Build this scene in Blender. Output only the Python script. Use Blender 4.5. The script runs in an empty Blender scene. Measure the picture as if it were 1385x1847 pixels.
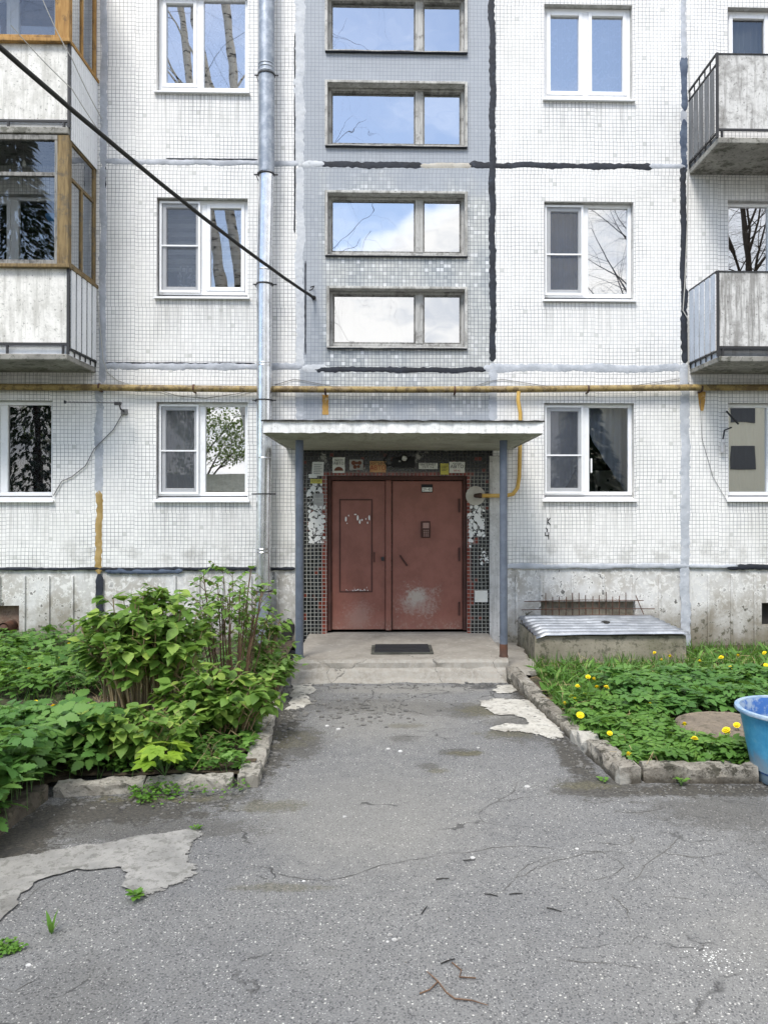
import bpy, math, random
import numpy as np
from mathutils import Vector, noise as mnoise
random.seed(7); rng = np.random.default_rng(7)
scene = bpy.context.scene; COL = scene.collection
R = math.radians

# ------------------------------------------------------------------ camera
YAW, PIT = R(1.4), R(0.46)
FPX, CX, CY = 1334.0, 732.0, 898.0            # measured on the 1385 x 1847 photograph
EYE = Vector((0, 0, 1.93)); WALL = 9.8          # eye height, distance to the facade
cR = Vector((math.cos(YAW), -math.sin(YAW), 0))
cF = Vector((math.sin(YAW)*math.cos(PIT), math.cos(YAW)*math.cos(PIT), math.sin(PIT)))
cU = cR.cross(cF)
cam_d = bpy.data.cameras.new('camera'); cam = bpy.data.objects.new('camera', cam_d); COL.objects.link(cam)
cam_d.sensor_fit = 'VERTICAL'; cam_d.sensor_height = 36; cam_d.sensor_width = 27
cam_d.lens = FPX/1847*36
cam_d.shift_x = -(CX-692.5)/1847; cam_d.shift_y = -(923.5-CY)/1847
cam_d.clip_start = 0.05; cam_d.clip_end = 2000
from mathutils import Matrix
m3 = Matrix((cR, cU, -cF)).transposed()
cam.matrix_world = Matrix.Translation(EYE) @ m3.to_4x4()
scene.camera = cam

def ray(px, py):
    return cR*((px-CX)/FPX) + cU*(-(py-CY)/FPX) + cF
def PW(px, py, y=WALL):            # point of a vertical plane y = const
    d = ray(px, py); return EYE + d*(y/d.y)
def PG(px, py, z=0.0):             # point of a level plane z = const
    d = ray(px, py); return EYE + d*((z-EYE.z)/d.z)

# ------------------------------------------------------------------ node helpers
def S(r, g, b):
    f = lambda c: ((c/255)/12.92 if c/255 <= .04045 else ((c/255+.055)/1.055)**2.4)
    return (f(r), f(g), f(b), 1)
class G:
    def __init__(s, nt): s.nt = nt
    def n(s, t, ins=None, **pr):
        x = s.nt.nodes.new(t)
        for k, v in pr.items(): setattr(x, k, v)
        for k, v in (ins or {}).items():
            if isinstance(v, bpy.types.NodeSocket): s.nt.links.new(v, x.inputs[k])
            elif v is not None: x.inputs[k].default_value = v
        return x
    def m(s, op, a, b=None, c=None, clamp=False):
        ins = {0: a}
        if b is not None: ins[1] = b
        if c is not None: ins[2] = c
        return s.n('ShaderNodeMath', ins, operation=op, use_clamp=clamp).outputs[0]
    def mix(s, f, a, b, mode='MIX'):
        return s.n('ShaderNodeMix', {0: f, 6: a, 7: b}, data_type='RGBA', blend_type=mode).outputs[2]
    def noise(s, vec, scale, detail=3, rough=.55, dist=0):
        return s.n('ShaderNodeTexNoise', {'Vector': vec, 'Scale': scale, 'Detail': detail, 'Roughness': rough, 'Distortion': dist}).outputs[0]
    def noisec(s, vec, scale, detail=2):
        return s.n('ShaderNodeTexNoise', {'Vector': vec, 'Scale': scale, 'Detail': detail}).outputs[1]
    def ss(s, v, a, b, c=0., d=1.):
        return s.n('ShaderNodeMapRange', {0: v, 1: a, 2: b, 3: c, 4: d}, interpolation_type='SMOOTHSTEP').outputs[0]
    def lin(s, v, a, b, c=0., d=1.):
        return s.n('ShaderNodeMapRange', {0: v, 1: a, 2: b, 3: c, 4: d}).outputs[0]
    def pos(s):
        p = s.n('ShaderNodeNewGeometry').outputs['Position']
        q = s.n('ShaderNodeSeparateXYZ', {0: p}); return p, q.outputs[0], q.outputs[1], q.outputs[2]
    def vec(s, x, y, z): return s.n('ShaderNodeCombineXYZ', {0: x, 1: y, 2: z}).outputs[0]
    def scalev(s, v, sc): return s.n('ShaderNodeVectorMath', {0: v, 1: sc}, operation='MULTIPLY').outputs[0]
    def addv(s, a, b): return s.n('ShaderNodeVectorMath', {0: a, 1: b}, operation='ADD').outputs[0]
    def white(s, v): return s.n('ShaderNodeTexWhiteNoise', {'Vector': v}, noise_dimensions='3D').outputs[0]
    def bump(s, h, st=.3, d=.01): return s.n('ShaderNodeBump', {'Height': h, 'Strength': st, 'Distance': d}).outputs[0]
def mat(name, fn=None, col=(.5, .5, .5, 1), rough=.6, metal=0., spec=None):
    m = bpy.data.materials.new(name); m.use_nodes = True; nt = m.node_tree
    b = nt.nodes['Principled BSDF']; g = G(nt)
    b.inputs['Base Color'].default_value = col; b.inputs['Roughness'].default_value = rough; b.inputs['Metallic'].default_value = metal
    if spec is not None: b.inputs['Specular IOR Level'].default_value = spec
    if fn:
        o = fn(g, b) or {}
        for k, v in o.items():
            if isinstance(v, bpy.types.NodeSocket): nt.links.new(v, b.inputs[k])
            else: b.inputs[k].default_value = v
    return m

# ------------------------------------------------------------------ world, sun, exposure
SUN_EL, SUN_AZ = R(54), R(205)         # azimuth clockwise from +Y: behind the viewer, a little to the left
w = bpy.data.worlds.new('World'); scene.world = w; w.use_nodes = True
nt = w.node_tree; g = G(nt)
sky = g.n('ShaderNodeTexSky', sky_type='NISHITA', sun_disc=False, sun_elevation=SUN_EL, sun_rotation=SUN_AZ, air_density=1.0, dust_density=.3, ozone_density=2.)
tc = g.n('ShaderNodeTexCoord').outputs['Generated']; sx = g.n('ShaderNodeSeparateXYZ', {0: tc})
X, Y, Z = sx.outputs
hor = g.m('SQRT', g.m('ADD', g.m('MULTIPLY', X, X), g.m('MULTIPLY', Y, Y)))
v = g.m('DIVIDE', Z, g.m('MAXIMUM', hor, .01))
nz = g.noise(g.scalev(tc, (3, 3, 7)), 1.0, 6, .6)
edge = g.m('ADD', g.m('ADD', g.m('MULTIPLY', X, .42), .375), g.m('MULTIPLY', g.m('SUBTRACT', nz, .5), .16))
bank = g.ss(g.m('SUBTRACT', edge, v), -.02, .035)           # the bright cloud bank low in the sky
nz2 = g.noise(g.scalev(tc, (1.6, 1.6, 2.6)), 1.3, 7, .62)
high = g.m('MULTIPLY', g.ss(nz2, .40, .62), g.ss(v, .75, 1.3))    # broken cloud overhead
thin = g.m('MULTIPLY', g.ss(g.noise(g.scalev(tc, (2, 2, 5)), 2.2, 6, .65), .45, .8), .16)
cf = g.m('MAXIMUM', g.m('MAXIMUM', bank, high), thin)
ccol = g.mix(g.ss(nz2, .3, .7), (13.8, 13.5, 13.1, 1), (18.5, 18.0, 17.4, 1))
ccol = g.mix(bank, ccol, g.mix(g.ss(g.noise(g.scalev(tc, (4, 4, 11)), 1.6, 6, .6), .38, .62), (6.2, 6.5, 7.0, 1), (9.2, 9.1, 8.9, 1)))
skc = g.n('ShaderNodeHueSaturation', {'Saturation': .84, 'Value': 1.3, 'Color': sky.outputs[0]}).outputs[0]
nt.links.new(g.mix(cf, skc, ccol), nt.nodes['Background'].inputs[0])
nt.nodes['Background'].inputs[1].default_value = 0.10
sd = bpy.data.lights.new('sun', 'SUN'); sd.energy = 1.9; sd.angle = R(18); sd.color = (1, .96, .9)
sun = bpy.data.objects.new('sun', sd); COL.objects.link(sun)
sv = Vector((math.sin(SUN_AZ)*math.cos(SUN_EL), math.cos(SUN_AZ)*math.cos(SUN_EL), math.sin(SUN_EL)))
sun.rotation_euler = (-sv).to_track_quat('-Z', 'Y').to_euler()
scene.view_settings.view_transform = 'Standard'; scene.view_settings.look = 'None'
scene.view_settings.exposure = 1.0; scene.view_settings.gamma = 1
scene.cycles.max_bounces = 8; scene.cycles.transparent_max_bounces = 12; scene.cycles.diffuse_bounces = 3

# ------------------------------------------------------------------ mesh helpers
def origin_of(o):
    p = Vector((0, 0, 0))
    while o: p += o.location; o = o.parent
    return p
class MB:
    def __init__(s): s.v = []; s.f = []
    def quad(s, *pts):
        i = len(s.v); s.v += [tuple(p) for p in pts]; s.f.append(tuple(range(i, i+len(pts)))); return s
    def box(s, x0, x1, y0, y1, z0, z1):
        i = len(s.v)
        s.v += [(x, y, z) for z in (z0, z1) for y in (y0, y1) for x in (x0, x1)]
        s.f += [tuple(i+k for k in q) for q in ((0, 2, 3, 1), (4, 5, 7, 6), (0, 1, 5, 4), (2, 6, 7, 3), (0, 4, 6, 2), (1, 3, 7, 5))]
        return s
    def obox(s, p, q, w_, h, up=Vector((0, 0, 1))):       # bar from p to q, w_ across, h along up
        p = Vector(p); q = Vector(q); d = (q-p).normalized(); a = d.cross(up)
        if a.length < 1e-4: a = Vector((1, 0, 0))
        a.normalize(); u = a.cross(d).normalized(); i = len(s.v)
        for c in (p, q):
            for sa, su in ((-1, -1), (1, -1), (1, 1), (-1, 1)): s.v.append(tuple(c+a*sa*w_/2+u*su*h/2))
        s.f += [tuple(i+k for k in t) for t in ((0, 3, 2, 1), (4, 5, 6, 7), (0, 1, 5, 4), (1, 2, 6, 5), (2, 3, 7, 6), (3, 0, 4, 7))]
        return s
    def tube(s, pts, r, seg=8, cap=True):
        pts = [Vector(p) for p in pts]; n = len(pts); rs = r if isinstance(r, (list, tuple)) else [r]*n
        a = None; rings = []
        for k, p in enumerate(pts):
            d = (pts[min(k+1, n-1)]-pts[max(k-1, 0)])
            if d.length < 1e-7: d = Vector((0, 0, 1))
            d.normalize()
            if a is None: a = d.orthogonal().normalized()
            else:
                a = a-d*a.dot(d)
                a = a.normalized() if a.length > 1e-4 else d.orthogonal().normalized()
            b = d.cross(a); i = len(s.v)
            for j in range(seg):
                t = 2*math.pi*j/seg; s.v.append(tuple(p+(a*math.cos(t)+b*math.sin(t))*rs[k]))
            rings.append(i)
        for k in range(n-1):
            for j in range(seg):
                j2 = (j+1) % seg; s.f.append((rings[k]+j, rings[k]+j2, rings[k+1]+j2, rings[k+1]+j))
        if cap:
            s.f.append(tuple(rings[0]+j for j in reversed(range(seg)))); s.f.append(tuple(rings[-1]+j for j in range(seg)))
        return s
    def lathe(s, c, prof, seg=40, cap=True):               # prof: (radius, z)
        c = Vector(c); i0 = len(s.v)
        for r, z in prof:
            for j in range(seg):
                t = 2*math.pi*j/seg; s.v.append((c.x+r*math.cos(t), c.y+r*math.sin(t), c.z+z))
        for k in range(len(prof)-1):
            for j in range(seg):
                j2 = (j+1) % seg; s.f.append((i0+k*seg+j, i0+k*seg+j2, i0+(k+1)*seg+j2, i0+(k+1)*seg+j))
        if cap:
            s.f.append(tuple(i0+j for j in reversed(range(seg)))); s.f.append(tuple(i0+(len(prof)-1)*seg+j for j in range(seg)))
        return s
    def build(s, name, m, parent=None, smooth=False, org=None, bev=0):
        o0 = origin_of(parent) if parent else (Vector(org) if org else Vector((0, 0, 0)))
        me = bpy.data.meshes.new(name); me.from_pydata([(a-o0.x, b-o0.y, c-o0.z) for a, b, c in s.v], [], s.f)
        if m: me.materials.append(m)
        if smooth: me.polygons.foreach_set('use_smooth', [True]*len(me.polygons)); me.update(); me.set_sharp_from_angle(angle=R(48))
        me.update(); o = bpy.data.objects.new(name, me); COL.objects.link(o)
        if parent: o.parent = parent
        else: o.location = o0
        if bev:
            b = o.modifiers.new('bevel', 'BEVEL'); b.width = bev; b.segments = 2; b.limit_method = 'ANGLE'
        return o
def tag(o, label=None, cat=None, group=None, kind=None):
    if label: o['label'] = label
    if cat: o['category'] = cat
    if group: o['group'] = group
    if kind: o['kind'] = kind
    return o
def empty(name, loc, label, cat, group=None):
    o = bpy.data.objects.new(name, None); COL.objects.link(o); o.location = loc; o.empty_display_size = .2
    return tag(o, label, cat, group)
def nz1(x, y=0., z=0.): return mnoise.noise(Vector((x, y, z)))
def text_mesh(mb, s, x, y, z, size, xs=1.0):                # flat lettering in the plane y
    cu = bpy.data.curves.new('t', 'FONT'); cu.body = s; cu.size = size; cu.resolution_u = 2
    cu.align_x = 'CENTER'; cu.align_y = 'CENTER'
    o = bpy.data.objects.new('t', cu); me = o.to_mesh(); i = len(mb.v)
    mb.v += [(x+q.co.x*xs, y, z+q.co.y) for q in me.vertices]; mb.f += [tuple(i+k for k in p.vertices) for p in me.polygons]
    o.to_mesh_clear(); bpy.data.objects.remove(o); bpy.data.curves.remove(cu)

# ------------------------------------------------------------------ materials
PITCH = .0503
SILLS = [(PW(a, b).x, PW(c, b).x, PW(a, b).z) for a, c, b in ((-62, 95, 908), (282, 447, 908), (981, 1143, 907), (1312, 1478, 907), (283, 447, 542), (981, 1142, 547), (283, 447, 172), (981, 1140, 185), (1243, 1400, 326), (1243, 1400, 686), (-60, 176, 292), (-60, 176, 676))]
def tile_nodes(g, gw=.105):
    p, X, Y, Z = g.pos()
    u = g.m('DIVIDE', X, PITCH); v = g.m('DIVIDE', Z, PITCH)
    sh = g.m('FLOOR', g.m('DIVIDE', u, 11)); sv_ = g.m('FLOOR', g.m('DIVIDE', v, 9))     # tile sheets, laid a little out of line
    u = g.m('ADD', u, g.m('MULTIPLY', g.white(g.vec(3., sv_, 0.)), .22)); v = g.m('ADD', v, g.m('MULTIPLY', g.white(g.vec(sh, 5., 0.)), .3))
    wob = g.noise(p, 6., 1); u = g.m('ADD', u, g.m('MULTIPLY', wob, .22)); v = g.m('ADD', v, g.m('MULTIPLY', wob, .18))
    fu = g.m('FRACT', u); fv = g.m('FRACT', v)
    e = g.m('MINIMUM', g.m('MINIMUM', fu, g.m('SUBTRACT', 1, fu)), g.m('MINIMUM', fv, g.m('SUBTRACT', 1, fv)))
    grout = g.ss(e, gw*.35, gw*.75, 1, 0)
    rnd = g.white(g.vec(g.m('FLOOR', u), g.m('FLOOR', v), 1.))
    return p, X, Y, Z, grout, rnd, e
def f_white_tile(g, b):
    p, X, Y, Z, gr, rnd, e = tile_nodes(g)
    st = g.noise(g.vec(g.m('MULTIPLY', X, 7), 0., g.m('MULTIPLY', Z, .7)), 1, 4, .6)
    c = g.mix(g.m('MULTIPLY', rnd, .8), S(230, 229, 227), S(242, 241, 238))
    c = g.mix(g.ss(rnd, .985, .995), c, S(206, 206, 202))
    c = g.mix(g.ss(g.noise(p, .9, 5, .6), .48, .75, 0, .55), c, S(214, 213, 207))
    c = g.mix(g.ss(st, .56, .8, 0, .35), c, S(178, 178, 172))
    c = g.mix(g.ss(g.noise(p, 3.5, 5, .7), .66, .74, 0, .35), c, S(150, 150, 145))
    stn = g.ss(g.noise(g.vec(g.m('MULTIPLY', X, 22), 0., g.m('MULTIPLY', Z, .8)), 1, 5, .7), .42, .68)
    for (x0, x1, zz) in SILLS:
        c = g.mix(g.m('MULTIPLY', stn, g.m('MULTIPLY', g.m('MULTIPLY', g.ss(X, x0-.1, x0+.05), g.ss(X, x1-.05, x1+.1, 1, 0)), g.m('MULTIPLY', g.ss(Z, zz-.75, zz-.02, 0, .6), g.m('LESS_THAN', Z, zz+.02)))), c, S(168, 167, 162))
    c = g.mix(g.m('MULTIPLY', g.ss(g.m('ABSOLUTE', g.m('SUBTRACT', Z, 1.27)), .02, .3, .5, 0), g.ss(g.noise(p, 4, 5, .7), .45, .65)), c, S(160, 158, 150))
    gvar = g.noise(p, 1.6, 4, .6)
    gc = g.mix(g.ss(gvar, .35, .65), S(98, 101, 108), S(172, 172, 172))
    c = g.mix(g.m('MULTIPLY', gr, .86), c, gc)
    return {'Base Color': c, 'Roughness': g.lin(gr, 0, 1, .38, .9), 'Normal': g.bump(g.m('SUBTRACT', 1, gr), .5, .003)}
def f_grey_tile(g, b):
    p, X, Y, Z, gr, rnd, e = tile_nodes(g)
    n1 = g.noise(p, 1.3, 4, .6); n2 = g.noise(p, 4., 5, .7)
    zz = g.m('ADD', Z, g.m('MULTIPLY', g.m('SUBTRACT', n1, .5), 2.0))
    up = g.ss(zz, 5.6, 6.5); lo = g.ss(zz, 2.9, 3.35, 1, 0); le = g.ss(g.m('ADD', X, g.m('MULTIPLY', n2, .3)), -.78, -.62, 1, 0)
    pt = g.m('MAXIMUM', g.m('MAXIMUM', up, g.m('MULTIPLY', lo, .9)), g.m('MULTIPLY', le, .85))
    bare = g.mix(rnd, S(150, 156, 160), S(190, 194, 194)); bare = g.mix(g.ss(rnd, .86, .9), bare, S(216, 219, 221))
    tone = g.noise(g.vec(X, 0., g.m('MULTIPLY', Z, .6)), 1.1, 3)
    bare = g.mix(g.ss(tone, .4, .6, 0, .6), bare, S(203, 203, 198))
    paint = g.mix(n2, S(148, 154, 162), S(172, 177, 184))
    c = g.mix(pt, bare, paint)
    c = g.mix(g.m('MULTIPLY', gr, g.lin(pt, 0, 1, .85, .38)), c, S(72, 80, 94))
    c = g.mix(g.ss(g.noise(p, 9, 5, .75), .67, .72, 0, .4), c, S(200, 204, 208))
    return {'Base Color': c, 'Roughness': .6, 'Normal': g.bump(g.m('SUBTRACT', 1, gr), .4, .003)}
def f_black_mosaic(g, b):
    p, X, Y, Z, gr, rnd, e = tile_nodes(g, .15)
    c = g.mix(rnd, S(14, 16, 17), S(36, 39, 42)); c = g.mix(g.ss(rnd, .93, .96), c, S(96, 40, 30))
    a = g.m('ABSOLUTE', g.m('SUBTRACT', X, .115))
    red = g.m('MULTIPLY', g.ss(a, .97, 1.0, 1, 0), g.ss(Z, 2.33, 2.37, 1, 0))
    red = g.m('MAXIMUM', red, g.m('MULTIPLY', g.ss(g.noise(p, 2.4, 2), .62, .66), g.ss(Z, 1.9, 1.7)))
    c = g.mix(red, c, g.mix(rnd, S(92, 32, 24), S(132, 60, 46)))
    dirt = g.noise(p, 4, 5, .7)
    c = g.mix(g.m('MULTIPLY', gr, g.ss(dirt, .25, .5, .55, 1)), c, g.mix(g.ss(Z, 2.25, 2.45), S(146, 146, 139), S(70, 69, 64)))  # grout darkens towards the top: canopy shade put into its colour
    c = g.mix(g.ss(dirt, .62, .7, 0, .75), c, S(170, 168, 160))
    return {'Base Color': c, 'Roughness': g.lin(gr, 0, 1, .25, .9)}
def f_plinth(g, b):
    p, X, Y, Z = g.pos()
    n = g.noise(p, 2.2, 6, .7); n3 = g.noise(p, 11, 6, .75); n4 = g.noise(g.vec(g.m('MULTIPLY', X, 9), 0., g.m('MULTIPLY', Z, 1.2)), 1, 5, .7)
    c = g.mix(g.ss(n, .35, .65), S(176, 172, 164), S(208, 208, 206))
    c = g.mix(g.ss(n3, .5, .56, 0, 1), c, S(222, 221, 217))                            # flaking whitewash
    c = g.mix(g.m('MULTIPLY', g.ss(n3, .57, .62), g.ss(g.noise(p, 1.4, 3), .44, .56)), c, S(100, 99, 96))
    c = g.mix(g.m('MULTIPLY', g.ss(Z, .95, 1.2), g.ss(n4, .45, .6, 0, .6)), c, S(90, 90, 88))
    c = g.mix(g.ss(n4, .55, .75, 0, .65), c, S(128, 122, 110))
    low = g.ss(g.m('ADD', Z, g.m('MULTIPLY', g.m('SUBTRACT', n, .5), .9)), .0, .75, .9, 0)
    c = g.mix(low, c, S(112, 104, 84))
    c = g.mix(g.m('MULTIPLY', low, g.ss(n3, .52, .6)), c, S(72, 70, 52))
    return {'Base Color': c, 'Roughness': .9, 'Normal': g.bump(n3, .5, .012)}
def f_concrete(c0, c1, c2, moss=0., sc=1.):
    def fn(g, b):
        p, X, Y, Z = g.pos(); n = g.noise(p, 3*sc, 6, .65); n2 = g.noise(p, 22*sc, 6, .75); n3 = g.noise(p, 1.2*sc, 4, .6)
        c = g.mix(g.ss(n, .3, .7), c0, c1); c = g.mix(g.ss(n2, .52, .66, 0, .8), c, c2)
        c = g.mix(g.ss(n3, .5, .68, 0, .5), c, c2)
        if moss: c = g.mix(g.m('MULTIPLY', g.ss(g.noise(p, 7*sc, 6, .7), .53, .6), moss), c, S(48, 50, 34))
        return {'Base Color': c, 'Roughness': .92, 'Normal': g.bump(n2, .6, .01)}
    return fn
def f_paintpanel(c0, stain, amt):
    def fn(g, b):
        p, X, Y, Z = g.pos(); n = g.noise(p, 5, 6, .72); n2 = g.noise(p, 26, 5, .75)
        v = g.noise(g.vec(g.m('MULTIPLY', X, 14), g.m('MULTIPLY', Y, 14), g.m('MULTIPLY', Z, 1.1)), 1, 5, .7)
        c = g.mix(g.m('MULTIPLY', g.ss(n, .42, .66), amt*.8), c0, stain)
        c = g.mix(g.m('MULTIPLY', g.ss(v, .46, .66), amt*.9), c, stain)
        c = g.mix(g.m('MULTIPLY', g.ss(n2, .56, .66), amt), c, S(96, 94, 90))
        return {'Base Color': c, 'Roughness': .85, 'Normal': g.bump(n, .25, .006)}
    return fn
def f_wood(c0, c1, c2):
    def fn(g, b):
        p, X, Y, Z = g.pos(); v = g.noise(g.vec(g.m('MULTIPLY', X, 40), g.m('MULTIPLY', Y, 40), g.m('MULTIPLY', Z, 4)), 1, 6, .7)
        h = g.noise(p, 7, 5, .7); c = g.mix(g.ss(v, .35, .62), c0, c1); c = g.mix(g.ss(h, .5, .64, 0, .8), c, c2)
        return {'Base Color': c, 'Roughness': .8, 'Normal': g.bump(v, .4, .004)}
    return fn
def f_seam(c0, c1, c2):
    def fn(g, b):
        p, X, Y, Z = g.pos(); n = g.noise(p, 5, 5, .6); n2 = g.noise(p, 18, 4, .7)
        c = g.mix(g.ss(n, .35, .65), c0, c1); c = g.mix(g.ss(n2, .6, .7, 0, .7), c, c2)
        return {'Base Color': c, 'Roughness': .75, 'Normal': g.bump(g.noise(p, 14, 3), .5, .02)}
    return fn
M = {}
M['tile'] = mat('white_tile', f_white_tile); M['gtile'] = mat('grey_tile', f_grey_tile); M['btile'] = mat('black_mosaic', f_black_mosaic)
M['plinth'] = mat('plinth_concrete', f_plinth)
M['seamgrey'] = mat('grey_mastic', f_seam(S(160, 164, 171), S(186, 190, 197), S(208, 210, 212)))
M['seamblue'] = mat('bluegrey_mastic', f_seam(S(166, 171, 178), S(188, 192, 198), S(208, 210, 213)))
M['seamlight'] = mat('light_mastic', f_seam(S(186, 190, 196), S(202, 205, 208), S(166, 170, 176)))
M['seamblack'] = mat('black_mastic', f_seam(S(28, 31, 38), S(40, 45, 55), S(62, 70, 84)))
M['seamdark'] = mat('worn_dark_mastic', f_seam(S(60, 72, 92), S(92, 104, 122), S(130, 136, 144)))
M['seamochre'] = mat('ochre_foam', f_seam(S(150, 124, 70), S(176, 150, 98), S(110, 84, 44)))
M['seambeige'] = mat('beige_mortar', f_seam(S(176, 170, 158), S(190, 186, 176), S(150, 146, 138)))
M['conc'] = mat('weathered_concrete', f_concrete(S(150, 146, 136), S(176, 172, 162), S(98, 95, 86), .5))
M['slabc'] = mat('balcony_slab_concrete', f_concrete(S(128, 126, 120), S(160, 158, 150), S(70, 68, 62), .6))
def f_kerb(g, b):
    p, X, Y, Z = g.pos(); n = g.noise(p, 5, 6, .65); n2 = g.noise(p, 34, 6, .75); n3 = g.noise(p, 9, 6, .75)
    c = g.mix(g.ss(n, .3, .7), S(118, 112, 102), S(156, 151, 140)); c = g.mix(g.ss(n2, .5, .64, 0, .8), c, S(84, 78, 68))
    c = g.mix(g.ss(n3, .52, .6, 0, .85), c, S(52, 50, 38)); lo = g.ss(g.m('ADD', Z, g.m('MULTIPLY', g.m('SUBTRACT', n3, .5), .16)), .0, .07, .85, 0)
    c = g.mix(lo, c, S(62, 56, 46)); c = g.mix(g.ss(g.noise(p, 2.2, 3), .54, .6, 0, .6), c, S(196, 193, 184))
    return {'Base Color': c, 'Roughness': .95, 'Normal': g.bump(g.m('ADD', n2, n3), .9, .014)}
M['kerb'] = mat('kerb_concrete', f_kerb)
M['pit'] = mat('mossy_concrete', f_concrete(S(128, 122, 106), S(150, 144, 128), S(90, 90, 66), .55))
def f_step(g, b):
    p, X, Y, Z = g.pos(); n = g.noise(p, 2.5, 6, .65); n2 = g.noise(p, 20, 6, .75)
    c = g.mix(g.ss(n, .3, .7), S(132, 126, 116), S(158, 152, 142)); c = g.mix(g.ss(n2, .55, .7, 0, .5), c, S(190, 186, 176))
    front = g.ss(Y, 8.12, 8.2, 1, 0); c = g.mix(g.m('MULTIPLY', front, g.ss(n2, .4, .6, .1, .8)), c, S(156, 153, 145))
    d = g.n('ShaderNodeTexVoronoi', {'Vector': g.addv(p, g.scalev(g.noisec(p, 5., 5), (.22, .22, .22))), 'Scale': 1.1}, feature='DISTANCE_TO_EDGE').outputs[0]
    c = g.mix(g.m('MULTIPLY', g.ss(d, .001, .006, 1, 0), g.m('MULTIPLY', g.ss(n2, .42, .56), g.ss(Y, 8.3, 8.5, .75, .12))), c, S(60, 56, 50))
    return {'Base Color': c, 'Roughness': .9, 'Normal': g.bump(g.m('ADD', n2, g.ss(d, 0, .03)), .5, .01)}
M['step'] = mat('porch_concrete', f_step)
M['canopyw'] = mat('whitewashed_fascia', f_paintpanel(S(242, 242, 239), S(160, 158, 150), .4))
M['canopyu'] = mat('canopy_underside', f_concrete(S(150, 150, 136), S(172, 172, 158), S(120, 118, 104), .15))
M['felt'] = mat('roofing_felt', f_concrete(S(36, 35, 33), S(56, 54, 50), S(24, 23, 22), 0, 3))
M['panelL'] = mat('whitewashed_panel', f_paintpanel(S(232, 230, 224), S(178, 176, 168), .7))
M['panelW'] = mat('white_cladding', f_paintpanel(S(232, 234, 236), S(206, 208, 210), .3))
M['panelR'] = mat('stained_panel', f_paintpanel(S(206, 205, 202), S(128, 126, 122), .95))
M['panelB'] = mat('pale_blue_sheet', f_paintpanel(S(190, 198, 209), S(150, 156, 164), .35))
M['panelG'] = mat('grey_sheet', f_paintpanel(S(120, 122, 124), S(80, 80, 80), .5))
M['iron'] = mat('dark_iron', col=S(42, 42, 44), rough=.6)
M['rust'] = mat('rusty_iron', f_seam(S(70, 50, 40), S(96, 62, 44), S(50, 38, 32)))
M['woodo'] = mat('orange_varnished_wood', f_wood(S(150, 110, 56), S(174, 136, 78), S(110, 84, 52)))
M['woodb'] = mat('peeling_brown_wood', f_wood(S(104, 86, 56), S(136, 116, 78), S(90, 82, 68)))
M['woodg'] = mat('weathered_grey_wood', f_wood(S(156, 155, 151), S(184, 183, 179), S(118, 116, 112)))
M['woodd'] = mat('weathered_dark_wood', f_wood(S(104, 103, 99), S(146, 144, 139), S(74, 72, 68)))
M['pvc'] = mat('white_pvc', lambda g, b: {'Base Color': g.mix(g.ss(g.noise(g.pos()[0], 8, 5, .7), .5, .75, 0, .5), S(238, 239, 240), S(204, 205, 204))}, rough=.35)
M['pvcg'] = mat('grey_pvc', col=S(190, 190, 190), rough=.4)
M['plaster'] = mat('grey_plaster', f_paintpanel(S(204, 203, 200), S(150, 148, 143), .7))
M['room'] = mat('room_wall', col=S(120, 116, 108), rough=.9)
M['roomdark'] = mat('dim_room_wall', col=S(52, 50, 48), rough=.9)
def f_galv(c0, c1, rough, metal):
    def fn(g, b):
        p, X, Y, Z = g.pos(); n = g.noise(g.vec(g.m('MULTIPLY', X, 30), Y, g.m('MULTIPLY', Z, 2)), 1, 5, .7); q = g.noise(p, 9, 5, .7)
        return {'Base Color': g.mix(g.ss(q, .4, .65), c0, c1), 'Roughness': g.lin(n, .3, .7, rough-.07, rough+.1), 'Metallic': metal}
    return fn
M['galvnew'] = mat('bright_galvanised', f_galv(S(205, 207, 210), S(225, 227, 230), .26, .95))
M['galvold'] = mat('dull_galvanised', f_galv(S(140, 148, 158), S(172, 178, 186), .5, .55))
def f_gas(g, b):
    p, X, Y, Z = g.pos(); n = g.noise(p, 7, 6, .75); n2 = g.noise(p, 40, 4, .7)
    c = g.mix(g.ss(n2, .35, .65), S(140, 118, 68), S(162, 142, 92)); c = g.mix(g.ss(n, .46, .58, 0, .9), c, S(98, 80, 50))
    c = g.mix(g.m('MULTIPLY', g.ss(g.noise(p, 13, 5, .7), .5, .6), g.ss(g.m('ABSOLUTE', X), 2.2, 3.4, .85, .1)), c, S(150, 132, 100))
    return {'Base Color': c, 'Roughness': .6, 'Normal': g.bump(n2, .4, .004)}
M['gas'] = mat('ochre_pipe_paint', f_gas)
M['post'] = mat('bluegrey_post_paint', f_seam(S(82, 90, 102), S(98, 106, 118), S(74, 77, 82)))
M['cable'] = mat('black_cable', col=S(38, 37, 36), rough=.7)
M['wire'] = mat('pale_wire', col=S(176, 174, 168), rough=.7)
M['gwire'] = mat('grey_wire', col=S(110, 110, 110), rough=.7)
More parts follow.
